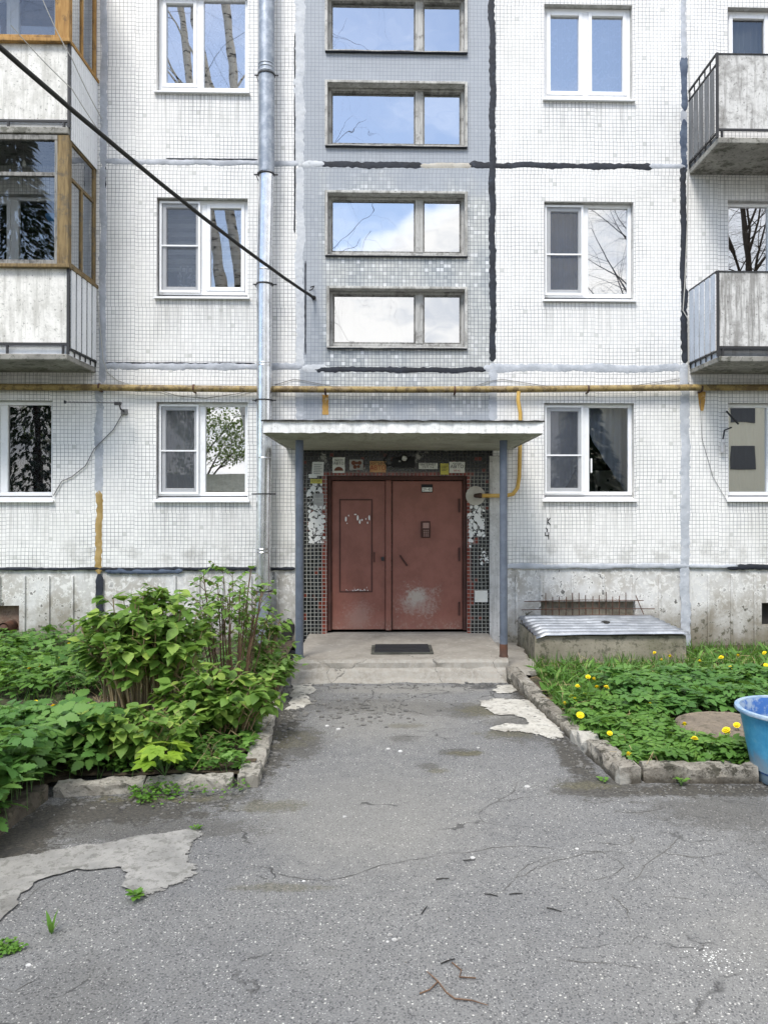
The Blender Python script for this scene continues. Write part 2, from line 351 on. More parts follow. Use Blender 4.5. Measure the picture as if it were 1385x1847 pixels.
def f_door(g, b):
    p, X, Y, Z = g.pos(); n = g.noise(p, 5, 6, .7); n2 = g.noise(p, 30, 6, .78); n3 = g.noise(g.vec(g.m('MULTIPLY', X, 16), 0., g.m('MULTIPLY', Z, 2)), 1, 5, .7)
    c = g.mix(g.ss(n, .3, .7), S(124, 76, 63), S(139, 88, 75))
    def blob(cx, cz, rx, rz):
        a = g.m('POWER', g.m('DIVIDE', g.m('SUBTRACT', X, cx), rx), 2); d = g.m('POWER', g.m('DIVIDE', g.m('SUBTRACT', Z, cz), rz), 2)
        return g.ss(g.m('ADD', g.m('ADD', g.m('SQRT', g.m('ADD', a, d)), g.m('MULTIPLY', g.m('SUBTRACT', n2, .5), 2.6)), g.m('MULTIPLY', g.m('SUBTRACT', n, .5), 1.6)), .35, 1.0, 1, 0)
    c = g.mix(g.m('MULTIPLY', blob(.40, .64, .34, .26), .6), c, S(168, 152, 142))
    c = g.mix(g.m('MULTIPLY', blob(.36, .70, .18, .14), .55), c, S(182, 178, 166))
    c = g.mix(g.m('MULTIPLY', blob(-.40, .46, .26, .22), .45), c, S(160, 134, 124))
    c = g.mix(g.m('MULTIPLY', g.ss(g.m('ADD', Z, g.m('MULTIPLY', n2, .25)), .34, .62, 1, 0), g.ss(n2, .5, .62, .1, .8)), c, S(164, 146, 134))
    c = g.mix(g.m('MULTIPLY', g.ss(n3, .55, .75), .2), c, S(92, 50, 44))
    return {'Base Color': c, 'Roughness': .5, 'Normal': g.bump(n, .15, .01)}
M['door'] = mat('brown_door_paint', f_door); M['doord'] = mat('dark_brown_door_frame', f_seam(S(66, 38, 31), S(82, 48, 40), S(50, 30, 26)))
M['white'] = mat('white_paper', f_seam(S(214, 214, 206), S(228, 228, 222), S(180, 178, 168)))
M['flake'] = mat('torn_white_paper', col=S(222, 222, 218), rough=.9)
M['ink'] = mat('black_ink', col=S(26, 26, 28), rough=.8); M['red'] = mat('red_ink', col=S(160, 46, 38), rough=.8)
M['orange'] = mat('orange_paper', f_seam(S(190, 140, 96), S(204, 164, 116), S(176, 100, 78))); M['yellow'] = mat('yellow_paper', f_seam(S(206, 196, 96), S(190, 182, 92), S(160, 150, 90)))
M['gpaper'] = mat('grey_paper', f_seam(S(150, 150, 146), S(172, 170, 166), S(110, 108, 104)))
M['brown'] = mat('brown_ink', col=S(110, 66, 48), rough=.8)
M['black'] = mat('black_plastic', col=S(10, 10, 11), rough=.6); M['lens'] = mat('lamp_lens', col=S(190, 190, 184), rough=.2)
def f_corr(g, b):
    p, X, Y, Z = g.pos(); q = g.noise(p, 5, 5, .7)
    tr = g.ss(g.m('COSINE', g.m('MULTIPLY', g.m('SUBTRACT', Y, 8.78), 2*math.pi/.15)), -.95, -.1, .75, 0)  # trough bands darkened in colour: shade between the ridges, along with dirt
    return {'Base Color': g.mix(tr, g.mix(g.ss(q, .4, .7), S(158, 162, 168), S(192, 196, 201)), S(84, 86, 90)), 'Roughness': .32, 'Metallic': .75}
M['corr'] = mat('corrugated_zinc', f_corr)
def f_bucket(g, b):
    p, X, Y, Z = g.pos(); n = g.noise(p, 9, 6, .72)
    c = g.mix(g.ss(n, .35, .7), S(52, 134, 176), S(78, 154, 190)); c = g.mix(g.ss(n, .58, .7, 0, .6), c, S(120, 150, 165))
    c = g.mix(g.ss(g.m('ADD', Z, g.m('MULTIPLY', g.m('SUBTRACT', n, .5), .3)), .10, .26, .8, 0), c, S(124, 134, 140))
    return {'Base Color': c, 'Roughness': .45}
M['bucket'] = mat('blue_plastic', f_bucket); M['bucketr'] = mat('worn_pale_rim', f_seam(S(120, 150, 178), S(160, 176, 190), S(190, 190, 184)))
def f_bucketin(g, b):
    n = g.noise(g.pos()[0], 12, 6, .7); return {'Base Color': g.mix(g.ss(n, .45, .6), S(50, 96, 160), S(140, 158, 178)), 'Roughness': .5}
M['bucketi'] = mat('blue_inside_with_cement', f_bucketin)
M['mat'] = mat('dark_rubber_mat', f_seam(S(58, 58, 52), S(82, 82, 74), S(40, 40, 38)))

def f_glass(refl, tint, rough=0., wave=.0012, wsc=2.2):
    def make(name):
        m = bpy.data.materials.new(name); m.use_nodes = True; nt = m.node_tree; g = G(nt)
        nt.nodes.remove(nt.nodes['Principled BSDF']); out = nt.nodes['Material Output']
        p = g.pos()[0]; bp = g.bump(g.noise(p, wsc, 1), 1., wave)
        gl = g.n('ShaderNodeBsdfGlossy', {'Color': (.97, .98, 1, 1), 'Roughness': rough, 'Normal': bp})
        tr = g.n('ShaderNodeBsdfTransparent', {'Color': tint})
        fr = g.n('ShaderNodeFresnel', {'IOR': 1.5}).outputs[0]
        f = g.m('ADD', refl, g.m('MULTIPLY', fr, .9), clamp=True)
        nt.links.new(g.n('ShaderNodeMixShader', {0: f, 1: tr.outputs[0], 2: gl.outputs[0]}).outputs[0], out.inputs[0]); return m
    return make
M['glass'] = f_glass(.30, (.75, .78, .78, 1))('window_glass')
M['glasshi'] = f_glass(.54, (.6, .65, .65, 1), 0., .0004)('mirror_bright_glass')
M['glassmid'] = f_glass(.46, (.7, .74, .76, 1))('sky_bright_glass')
M['glasslo'] = f_glass(.10, (.9, .92, .92, 1))('clear_glass')
M['glassold'] = f_glass(.52, (.6, .62, .6, 1), .01, .0022, 2.5)('old_wavy_glass')
def f_net(name, col, t):
    m = bpy.data.materials.new(name); m.use_nodes = True; nt = m.node_tree; g = G(nt)
    nt.nodes.remove(nt.nodes['Principled BSDF'])
    d = g.n('ShaderNodeBsdfDiffuse', {'Color': col}); tr = g.n('ShaderNodeBsdfTransparent')
    nt.links.new(g.n('ShaderNodeMixShader', {0: t, 1: tr.outputs[0], 2: d.outputs[0]}).outputs[0], nt.nodes['Material Output'].inputs[0]); return m
M['net'] = f_net('insect_mesh', S(104, 108, 116), .36)

# ------------------------------------------------------------------ ground
def px_poly(pts, z=0.): return [PG(x, y, z) for x, y in pts]
STAINS = [(-1.7, 4.72, .8, .28, .85), (-2.1, 4.3, .28, .7, .9), (-1.5, 4.45, .9, .22, .5), (-.95, 6.2, .22, 1.5, .85), (-.75, 6.0, .3, .5, .6), (1.36, 7.0, .12, 1.3, .8), (1.4, 5.6, .14, .8, .85), (.75, 6.9, .35, .3, .5), (2.2, 4.95, 1.1, .14, .9), (2.6, 4.2, .7, .5, .35), (1.15, 6.35, .35, .5, .5), (1.45, 5.0, .4, .25, .75), (.55, 5.75, .18, .12, .55), (.35, 7.0, .35, .3, .35),
          (.13, 6.1, .13, .12, .4), (-.2, 7.1, .9, .3, .3), (2.2, 4.6, .7, .35, .5), (-1.25, 2.9, .3, .35, .18), (.3, 5.45, .10, .09, .5), (-1.2, 4.9, .4, .15, .6)]
def f_asphalt(g, b):
    p, X, Y, Z = g.pos(); n = g.noise(p, 1.1, 5, .6); n2 = g.noise(p, 9, 6, .7); nf = g.noise(p, 110, 3, .8)
    c = g.mix(g.ss(n, .3, .7), S(105, 106, 107), S(123, 123, 121)); c = g.mix(g.ss(n2, .35, .7, 0, .45), c, S(88, 88, 87))
    c = g.mix(g.ss(nf, .36, .62), g.mix(.4, c, S(74, 74, 74)), g.mix(.28, c, S(160, 159, 156)))
    vo = g.n('ShaderNodeTexVoronoi', {'Vector': p, 'Scale': 62., 'Randomness': 1.}); vr = g.n('ShaderNodeSeparateColor', {0: vo.outputs['Color']}).outputs[0]
    sp = g.m('MULTIPLY', g.ss(vo.outputs[0], .2, .36, 1, 0), g.m('GREATER_THAN', vr, g.lin(n, .3, .7, .93, .85)))
    c = g.mix(sp, c, S(190, 188, 182))
    vo2 = g.n('ShaderNodeTexVoronoi', {'Vector': p, 'Scale': 130.}); v2 = g.n('ShaderNodeSeparateColor', {0: vo2.outputs['Color']}).outputs[1]
    c = g.mix(g.m('MULTIPLY', g.m('GREATER_THAN', v2, .86), g.ss(vo2.outputs[0], .25, .4, 1, 0)), c, S(176, 175, 172))
    c = g.mix(g.m('MULTIPLY', g.m('LESS_THAN', v2, .12), .6), c, S(52, 52, 56))
    dx0 = g.m('MULTIPLY', g.m('SUBTRACT', n2, .5), 1.6); ng = g.noise(g.scalev(p, (1, 1.6, 1)), 38, 5, .8)
    for (x0, y0, rx, ry, a) in ((.05, 6.7, .8, .9, .35), (-.1, 4.6, .9, 1.1, .28), (1.15, 6.9, .5, .6, .5), (.2, 7.7, 1.1, .25, .45), (-.95, 7.5, .25, .6, .5), (2.0, 3.2, .8, .5, .2)):
        d = g.m('SQRT', g.m('ADD', g.m('POWER', g.m('DIVIDE', g.m('SUBTRACT', X, x0), rx), 2), g.m('POWER', g.m('DIVIDE', g.m('SUBTRACT', Y, y0), ry), 2)))
        c = g.mix(g.m('MULTIPLY', g.ss(g.m('ADD', d, g.m('MULTIPLY', dx0, .7)), .3, 1.1, 1, 0), a), c, S(146, 143, 134))
    dx = g.m('ADD', g.m('MULTIPLY', g.m('SUBTRACT', n2, .5), 2.2), g.m('MULTIPLY', g.m('SUBTRACT', ng, .5), 1.5)); st = None
    for (x0, y0, rx, ry, a) in STAINS:
        d = g.m('SQRT', g.m('ADD', g.m('POWER', g.m('DIVIDE', g.m('SUBTRACT', X, x0), rx), 2), g.m('POWER', g.m('DIVIDE', g.m('SUBTRACT', Y, y0), ry), 2)))
        e = g.m('MULTIPLY', g.ss(g.m('ADD', d, dx), .55, 1.05, 1, 0), a); st = e if st is None else g.m('MAXIMUM', st, e)
    c = g.mix(st, c, g.mix(g.ss(ng, .35, .65), S(34, 33, 30), S(78, 73, 63)))
    for (x0, y0, rx, ry, a) in ((.62, 5.72, .16, .07, .8), (.36, 5.35, .10, .06, .6), (.9, 6.9, .28, .22, .7), (.15, 6.45, .2, .08, .5), (-.8, 6.1, .22, .3, .45), (1.0, 6.2, .3, .12, .6), (-1.5, 4.9, .5, .08, .7), (-.75, 4.75, .3, .1, .6), (1.35, 5.05, .25, .08, .7), (-.55, 3.75, .28, .05, .5), (-1.85, 2.75, .2, .1, .5)):
        d = g.m('SQRT', g.m('ADD', g.m('POWER', g.m('DIVIDE', g.m('SUBTRACT', X, x0), rx), 2), g.m('POWER', g.m('DIVIDE', g.m('SUBTRACT', Y, y0), ry), 2)))
        c = g.mix(g.m('MULTIPLY', g.ss(g.m('ADD', d, dx), .5, 1.1, 1, 0), a), c, g.mix(g.ss(ng, .4, .6), S(62, 62, 44), S(112, 106, 86)))
    vv = g.addv(p, g.scalev(g.noisec(p, 1.8, 5), (.9, .9, 0)))
    ed = g.n('ShaderNodeTexVoronoi', {'Vector': vv, 'Scale': .75}, feature='DISTANCE_TO_EDGE').outputs[0]
    ed2 = g.n('ShaderNodeTexVoronoi', {'Vector': vv, 'Scale': 2.6}, feature='DISTANCE_TO_EDGE').outputs[0]
    msk = g.ss(g.noise(p, 1.3, 4), .52, .60); cr = g.m('MULTIPLY', g.ss(ed, .001, .0055, 1, 0), msk)
    near = g.ss(g.m('ADD', Y, g.m('MULTIPLY', n, 2)), 7.6, 8.2); cr2 = g.m('MULTIPLY', g.ss(ed2, .008, .03, 1, 0), g.m('MULTIPLY', g.m('MAXIMUM', near, g.m('MULTIPLY', st, .8)), g.ss(n2, .42, .5)))
    cr = g.m('MAXIMUM', cr, cr2); c = g.mix(g.m('MULTIPLY', cr, g.ss(n2, .3, .6, .25, .8)), c, S(52, 51, 50))
    h = g.m('SUBTRACT', g.m('ADD', g.m('MULTIPLY', nf, .5), g.m('MULTIPLY', n2, 1.2)), cr)
    return {'Base Color': c, 'Roughness': .88, 'Normal': g.bump(h, .7, .008)}
M['asphalt'] = mat('worn_asphalt', f_asphalt)
def f_soil(g, b):
    p = g.pos()[0]; n = g.noise(p, 14, 6, .75); n2 = g.noise(p, 2, 3)
    c = g.mix(g.ss(n, .35, .65), S(44, 36, 28), S(92, 80, 62)); c = g.mix(g.ss(n2, .5, .6, 0, .6), c, S(50, 62, 30))
    return {'Base Color': c, 'Roughness': 1., 'Normal': g.bump(n, 1., .02)}
M['soil'] = mat('bare_soil', f_soil)
tag(MB().quad((-300, -300, -.03), (300, -300, -.03), (300, 300, -.03), (-300, 300, -.03)).build('ground', M['soil']), kind='structure')
a = MB(); a.quad((-14, -12, 0), (14, -12, 0), (14, 9.9, 0), (-14, 9.9, 0)); tag(a.build('path', M['asphalt']), kind='structure')

def in_poly(x, y, poly):
    c = False; n = len(poly)
    for i in range(n):
        x1, y1 = poly[i]; x2, y2 = poly[(i+1) % n]
        if (y1 > y) != (y2 > y) and x < (x2-x1)*(y-y1)/(y2-y1)+x1: c = not c
    return c
def bedz_l(x, y): return .05+.09*min(1, max(0, (y-6.)/3.6))+.018*nz1(x*3, y*3)
def bedz_r(x, y): return .05-.01*min(1, max(0, (y-6.)/3.6))+.018*nz1(x*3+9, y*3)
BED_L = [(-1.17, 9.8), (-1.17, 8.1), (-1.0, 5.2), (-2.16, 5.2), (-2.36, 4.8), (-2.36, 2.2), (-9, 2.2), (-9, 9.8)]
BED_R = [(1.42, 9.8), (1.42, 8.1), (1.75, 5.22), (3.2, 5.22), (9, 5.3), (9, 9.8)]
def soil_bed(poly, zf, name):
    mb = MB(); st = .12; idx = {}
    xs = np.arange(min(p[0] for p in poly), max(p[0] for p in poly), st); ys = np.arange(min(p[1] for p in poly), 9.9, st)
    for i, x in enumerate(xs):
        for j, y in enumerate(ys):
            if not in_poly(x+st/2, y+st/2, poly): continue
            q = []
            for (a_, b_) in ((i, j), (i+1, j), (i+1, j+1), (i, j+1)):
                if (a_, b_) not in idx:
                    xx, yy = xs[0]+a_*st, ys[0]+b_*st; idx[(a_, b_)] = len(mb.v); mb.v.append((xx, yy, zf(xx, yy)))
                q.append(idx[(a_, b_)])
            mb.f.append(tuple(q))
    return tag(mb.build(name, M['soil'], smooth=True), kind='structure')
soil_bed(BED_L, bedz_l, 'soil'); soil_bed(BED_R, bedz_r, 'soil')

def patch(px, z, m, name='concrete_patch', th=.007, seed=0):     # thin spread of mortar with a ragged rim
    pts = px_poly(px); out = []
    for i in range(len(pts)):
        a_, b_ = pts[i], pts[(i+1) % len(pts)]; n = max(2, int((b_-a_).length/.03))
        for k in range(n):
            q = a_.lerp(b_, k/n); out.append(Vector((q.x+.05*nz1(q.x*8+seed, q.y*8)+.02*nz1(q.x*35, q.y*35), q.y+.05*nz1(q.x*8, q.y*8+seed+5)+.022*nz1(q.x*35, q.y*35+3), 0)))
    c = sum(out, Vector())/len(out); n = len(out); mb = MB()
    rg = ((1.03, z-.003, 0.), (.985, z+th*.5, .3), (.93, z+th*.8, .7), (.84, z+th, 1.))
    for s_, zz, _ in rg:
        for q in out: mb.v.append((c.x+(q.x-c.x)*s_, c.y+(q.y-c.y)*s_, zz))
    for k in range(3):
        for i in range(n): mb.f.append((k*n+i, k*n+(i+1) % n, k*n+n+(i+1) % n, k*n+n+i))
    mb.f.append(tuple(range(3*n, 4*n))); o = tag(mb.build(name, m), kind='structure'); at = o.data.attributes.new('inner', 'FLOAT', 'POINT')
    at.data.foreach_set('value', [a_ for _, _, a_ in rg for q in out]); return o
def crumble(m):                                        # the thin rim is worn through in places
    nt = m.node_tree; g = G(nt); b = nt.nodes['Principled BSDF']; p = g.pos()[0]; a = g.n('ShaderNodeAttribute', attribute_name='inner').outputs['Fac']
    n = g.m('ADD', g.m('MULTIPLY', g.noise(p, 16, 6, .75), .65), g.m('MULTIPLY', g.noise(p, 70, 3, .7), .35))
    nt.links.new(g.m('GREATER_THAN', g.m('ADD', a, g.m('MULTIPLY', g.m('SUBTRACT', n, .5), 3.2)), .42), b.inputs['Alpha'])
M['mortar'] = mat('pale_mortar', f_concrete(S(134, 133, 129), S(160, 158, 153), S(108, 106, 101), .35, 2))
M['mortarw'] = mat('whitish_mortar', f_concrete(S(176, 172, 162), S(200, 197, 188), S(136, 131, 120), .4, 2))
crumble(M['mortar']); crumble(M['mortarw'])
patch([(-90, 1560), (0, 1548), (60, 1540), (120, 1528), (200, 1520), (270, 1505), (362, 1494), (366, 1506), (345, 1530), (350, 1558), (362, 1575), (335, 1596), (300, 1604), (268, 1616), (238, 1606), (235, 1590), (246, 1578), (215, 1565), (160, 1568), (110, 1578), (60, 1592), (40, 1600), (10, 1650), (-20, 1680), (-100, 1700)], .004, M['mortar'], seed=1)
patch([(862, 1264), (905, 1261), (955, 1262), (985, 1283), (1005, 1308), (1022, 1334), (990, 1332), (950, 1322), (905, 1322), (880, 1316), (905, 1310), (950, 1312), (955, 1302), (925, 1290), (900, 1292), (875, 1280)], .004, M['mortarw'], seed=2)
patch([(887, 1246), (900, 1238), (935, 1236), (948, 1243), (925, 1250), (900, 1254)], .004, M['mortarw'], seed=3)
patch([(528, 1236), (560, 1234), (572, 1246), (555, 1256), (560, 1270), (540, 1281), (518, 1282), (524, 1262)], .004, M['mortarw'], seed=4)

# ------------------------------------------------------------------ apartment building
BLD = empty('apartment_building', (0, WALL, 0), 'grey and white panel apartment block faced with small square tiles, with balconies and stairwell windows', 'building')
def XW(px, py=700): return PW(px, py).x
def ZW(py, px=700): return PW(px, py).z
xV1, xV2, xV3, xV4 = XW(181), XW(541), XW(888), XW(1235)
zH1, zH2, zH3 = 1.93+(ZW(1024)-1.93), ZW(663), ZW(296)
def wall_holes(x0, x1, z0, z1, holes, m, name, y=WALL, depth=.22, reveal=None):
    xs = sorted({x0, x1, *[h[0] for h in holes], *[h[1] for h in holes]}); zs = sorted({z0, z1, *[h[2] for h in holes], *[h[3] for h in holes]})
    mb = MB()
    for i in range(len(xs)-1):
        for j in range(len(zs)-1):
            cx, cz = (xs[i]+xs[i+1])/2, (zs[j]+zs[j+1])/2
            if any(h[0] < cx < h[1] and h[2] < cz < h[3] for h in holes): continue
            mb.quad((xs[i], y, zs[j]), (xs[i+1], y, zs[j]), (xs[i+1], y, zs[j+1]), (xs[i], y, zs[j+1]))
    o = mb.build(name, m, BLD); r = MB()
    for a0, a1, b0, b1 in holes:
        Y = y+depth
        r = MB(); r.quad((a0, y, b0), (a0, Y, b0), (a0, Y, b1), (a0, y, b1)); r.quad((a1, y, b0), (a1, y, b1), (a1, Y, b1), (a1, Y, b0))
        r.quad((a0, y, b1), (a0, Y, b1), (a1, Y, b1), (a1, y, b1)); r.quad((a0, y, b0), (a1, y, b0), (a1, Y, b0), (a0, Y, b0)); r.build('window_reveal', reveal or M['plaster'], o)
    return o
def hole(l, t, r, b):
    a_ = PW(l, (t+b)/2); c = PW(r, (t+b)/2); return (a_.x, c.x, PW((l+r)/2, b).z, PW((l+r)/2, t).z)
W = {'1a': hole(-62, 722, 95, 906), '1b': hole(282, 725, 447, 906), '1c': hole(981, 727, 1143, 905), '1d': hole(1312, 727, 1478, 905),
     '2a': hole(-40, 350, 100, 560), '2b': hole(283, 357, 447, 540), '2c': hole(981, 364, 1142, 545), '2d': hole(1312, 362, 1478, 560),
     '3a': hole(-40, -20, 100, 180), '3b': hole(283, -14, 447, 170), '3c': hole(981, 8, 1140, 184), '3d': hole(1312, 14, 1478, 190)}
ST = {'s1': hole(591, -12, 838, 93), 's2': hole(591, 152, 838, 263), 's3': hole(591, 350, 838, 460), 's4': hole(594, 522, 838, 626)}
TOP = 13.8
zCan = ZW(790)
wall_holes(-11, xV2, zH1, TOP, [W[k] for k in ('1a', '1b', '2a', '2b', '3a', '3b')], M['tile'], 'white_tile_wall')
wall_holes(xV3, 11, zH1, TOP, [W[k] for k in ('1c', '1d', '2c', '2d', '3c', '3d')], M['tile'], 'white_tile_wall')
wall_holes(xV2, xV3, zCan, TOP, list(ST.values()), M['gtile'], 'grey_tile_wall', reveal=M['plaster'])
DO = hole(590, 858, 842, 1148)
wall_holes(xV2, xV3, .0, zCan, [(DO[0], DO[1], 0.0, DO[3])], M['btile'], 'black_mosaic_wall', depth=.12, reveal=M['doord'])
sh = MB(); sh.quad((-11, WALL+.3, -.1), (-11, WALL+12, -.1), (-11, WALL+12, TOP), (-11, WALL, TOP)); sh.quad((11, WALL, -.1), (11, WALL, TOP), (11, WALL+12, TOP), (11, WALL+12, -.1))
sh.quad((-11, WALL+12, -.1), (11, WALL+12, -.1), (11, WALL+12, TOP), (-11, WALL+12, TOP)); sh.quad((-11, WALL, TOP), (11, WALL, TOP), (11, WALL+12, TOP), (-11, WALL+12, TOP))
sh.build('side_and_roof_shell', M['conc'], BLD)
# plinth, recessed under the panels, with vertical ribs
def plinth(x0, x1, joints, holes):
    yp = WALL+.03; pl = wall_holes(x0, x1, -.1, zH1, holes, M['plinth'], 'plinth', y=yp, depth=.3, reveal=M['plinth'])
    lip = MB(); lip.quad((x0, WALL, zH1), (x1, WALL, zH1), (x1, yp, zH1), (x0, yp, zH1)); lip.build('panel_underside', M['plinth'], pl)
    for jx in joints:
        x = XW(jx, 1090); zb = -.05; zt = zH1-.1
        for h in holes:
            if h[0]-.02 < x < h[1]+.02: zb = max(zb, h[3])
        MB().box(x-.015, x+.015, yp-.026, yp+.002, zb, zt).build('rib', M['plinth'], pl, bev=.004)
vent = hole(976, 1085, 1146, 1116); vent2 = hole(1375, 1088, 1420, 1130); lhole = hole(-20, 1093, 33, 1140)
plinth(-11, xV2, (-2, 43, 87, 130, 315, 358, 400, 452, 500), [lhole])
plinth(xV3, 11, (932, 976, 1032, 1088, 1143, 1190, 1278, 1320, 1362, 1404), [vent, vent2])
b = MB().box(vent[0], vent[1], WALL+.12, WALL+.15, vent[2], vent[3]).build('vent_board', mat('grey_board', f_wood(S(120, 112, 98), S(142, 134, 118), S(96, 90, 78))), BLD)
MB().box(vent2[0], vent2[1], WALL+.2, WALL+.23, vent2[2], vent2[3]).build('vent_board', M['roomdark'], BLD)
MB().box(lhole[0], lhole[1], WALL+.14, WALL+.2, lhole[2], lhole[3]).build('rubble_fill', mat('crumbled_brick', f_concrete(S(120, 96, 82), S(150, 132, 116), S(80, 62, 54), .4, 3)), BLD)
# rendered strip beside the entrance
MB().box(XW(882, 950), XW(905, 950), WALL-.03, WALL+.0, 0, ZW(822)).build('plaster_strip', M['plaster'], BLD, bev=.008)
MB().box(XW(533, 950), XW(548, 950), WALL-.03, WALL+.0, 0, ZW(822)).build('plaster_strip', M['plaster'], BLD, bev=.008)

# mastic seams: ragged strips proud of the tiles
def seam(kind, at, a0, a1, wd, m, seed, proud=.010, wob=.5, name='seam'):
    # kind 'v': at = photo x, a0..a1 photo y ; 'h': at = photo y
    if kind == 'v': c, s0, s1 = XW(at, (a0+a1)/2), ZW(a1, at), ZW(a0, at)
    else: c, s0, s1 = ZW(at, (a0+a1)/2), XW(a0, at), XW(a1, at)
    wd = wd/136.; n = max(3, int((s1-s0)/.022)); mb = MB()
    for k in range(n+1):
        s_ = s0+(s1-s0)*k/n; t = min(1, min(k, n-k)/3+.35)
        e1 = wd*.5*t*(1+wob*nz1(s_*3+seed*7)+wob*.8*nz1(s_*16+seed*3)); e2 = wd*.5*t*(1+wob*nz1(s_*3+seed*5, 4)+wob*.8*nz1(s_*18+seed, 9)); cc = c+wd*.18*nz1(s_*1.7+seed)
        pr = proud*(.8+.4*nz1(s_*9+seed))
        for off, yy in ((-e1, .0), (-e1*.8, -pr*.75), (0, -pr), (e2*.8, -pr*.75), (e2, .0)):
            mb.v.append((cc+off, WALL+yy+.0005, s_) if kind == 'v' else (s_, WALL+yy+.0005, cc-off))
    for k in range(n):
        for j in range(4): mb.f.append((k*5+j, k*5+j+1, k*5+5+j+1, k*5+5+j))
    return mb.build(name, m, BLD, smooth=True)
SE = [('v', 188, -40, 300, 13, 'seamgrey'), ('v', 186, 300, 690, 12, 'seamgrey'), ('v', 179, 690, 890, 15, 'seamgrey'), ('v', 179, 885, 1035, 12, 'seamochre'), ('v', 180, 1035, 1110, 13, 'seamblack'),
      ('v', 541, -40, 300, 17, 'seamlight'), ('v', 541, 300, 668, 15, 'seamlight'), ('v', 541, 700, 760, 15, 'seamblue'), ('v', 888, -40, 652, 12, 'seamblack'), ('v', 889, 655, 760, 14, 'seamblue'),
      ('v', 1232, -40, 110, 10, 'seamgrey'), ('v', 1233, 100, 200, 12, 'seamdark'), ('v', 1233, 196, 240, 10, 'seamgrey'), ('v', 1233, 215, 310, 12, 'seamdark'), ('v', 1232, 300, 540, 12, 'seamblack'), ('v', 1234, 520, 655, 13, 'seamblack'), ('v', 1235, 655, 1170, 17, 'seamblue'),
      ('h', 293, 190, 538, 10, 'seamgrey'), ('h', 297, 577, 762, 12, 'seamblack'), ('h', 299, 758, 850, 10, 'seambeige'), ('h', 299, 845, 1178, 11, 'seamblack'), ('h', 300, 1170, 1235, 9, 'seamgrey'), ('h', 297, 545, 585, 12, 'seamlight'),
      ('h', 661, 190, 545, 12, 'seamgrey'), ('h', 655, 190, 460, 3, 'seamblack'), ('h', 665, 545, 590, 14, 'seamlight'), ('h', 667, 568, 876, 10, 'seamblack'), ('h', 664, 872, 1238, 14, 'seamblue'), ('h', 1238 and 302, 1243, 1400, 6, 'seamgrey'),
      ('h', 287, 300, 465, 3, 'seamblack'), ('v', 191, 300, 340, 3, 'seamblack'), ('v', 551, 470, 640, 3, 'seamblack'), ('v', 532, 60, 420, 3, 'seamblack')]
for i, s_ in enumerate(SE): seam(*s_[:5], M[s_[5]], i+1, proud=.0035+.0009*(i % 6))
def seam_low(a0, a1, at, wd, m, seed): return seam('h', at, a0, a1, wd, m, seed, proud=.010)
seam_low(-60, 180, 1026, 5, M['seamblack'], 41); seam_low(180, 533, 1026, 6, M['seamblack'], 42); seam_low(905, 1240, 1021, 9, M['seamblue'], 43); seam_low(1240, 1330, 1021, 7, M['seamblue'], 44); seam_low(1310, 1450, 1023, 10, M['seamblack'], 45)
seam_low(190, 330, 1030, 9, M['seamdark'], 46)

# ------------------------------------------------------------------ windows
def bars(mb, x0, x1, z0, z1, wd, y0, y1):
    mb.box(x0, x0+wd, y0, y1, z0, z1); mb.box(x1-wd, x1, y0, y1, z0, z1)
    mb.box(x0+wd, x1-wd, y0, y1, z1-wd, z1); mb.box(x0+wd, x1-wd, y0, y1, z0, z0+wd)
def pane(win, x0, x1, z0, z1, y, m):
    return MB().quad((x0, y, z0), (x1, y, z0), (x1, y, z1), (x0, y, z1)).build('pane', m, win)
def room(h, dark=False, dep=2.6):
    a0, a1, b0, b1 = h; e = .45; y0 = WALL+.22; y1 = y0+dep; mb = MB(); x0, x1, z0, z1 = a0-e, a1+e, b0-.75, b1+.2
    mb.quad((x0, y1, z0), (x1, y1, z0), (x1, y1, z1), (x0, y1, z1)); mb.quad((x0, y0, z0), (x0, y1, z0), (x0, y1, z1), (x0, y0, z1)); mb.quad((x1, y0, z0), (x1, y1, z0), (x1, y1, z1), (x1, y0, z1))
    mb.quad((x0, y0, z0), (x1, y0, z0), (x1, y1, z0), (x0, y1, z0)); mb.quad((x0, y0, z1), (x1, y0, z1), (x1, y1, z1), (x0, y1, z1))
    for r_ in ((x0, a0, z0, z1), (a1, x1, z0, z1), (a0, a1, b1, z1), (a0, a1, z0, b0)): mb.quad((r_[0], y0, r_[2]), (r_[1], y0, r_[2]), (r_[1], y0, r_[3]), (r_[0], y0, r_[3]))
    return mb.build('room_interior', M['roomdark'] if dark else M['room'], BLD)
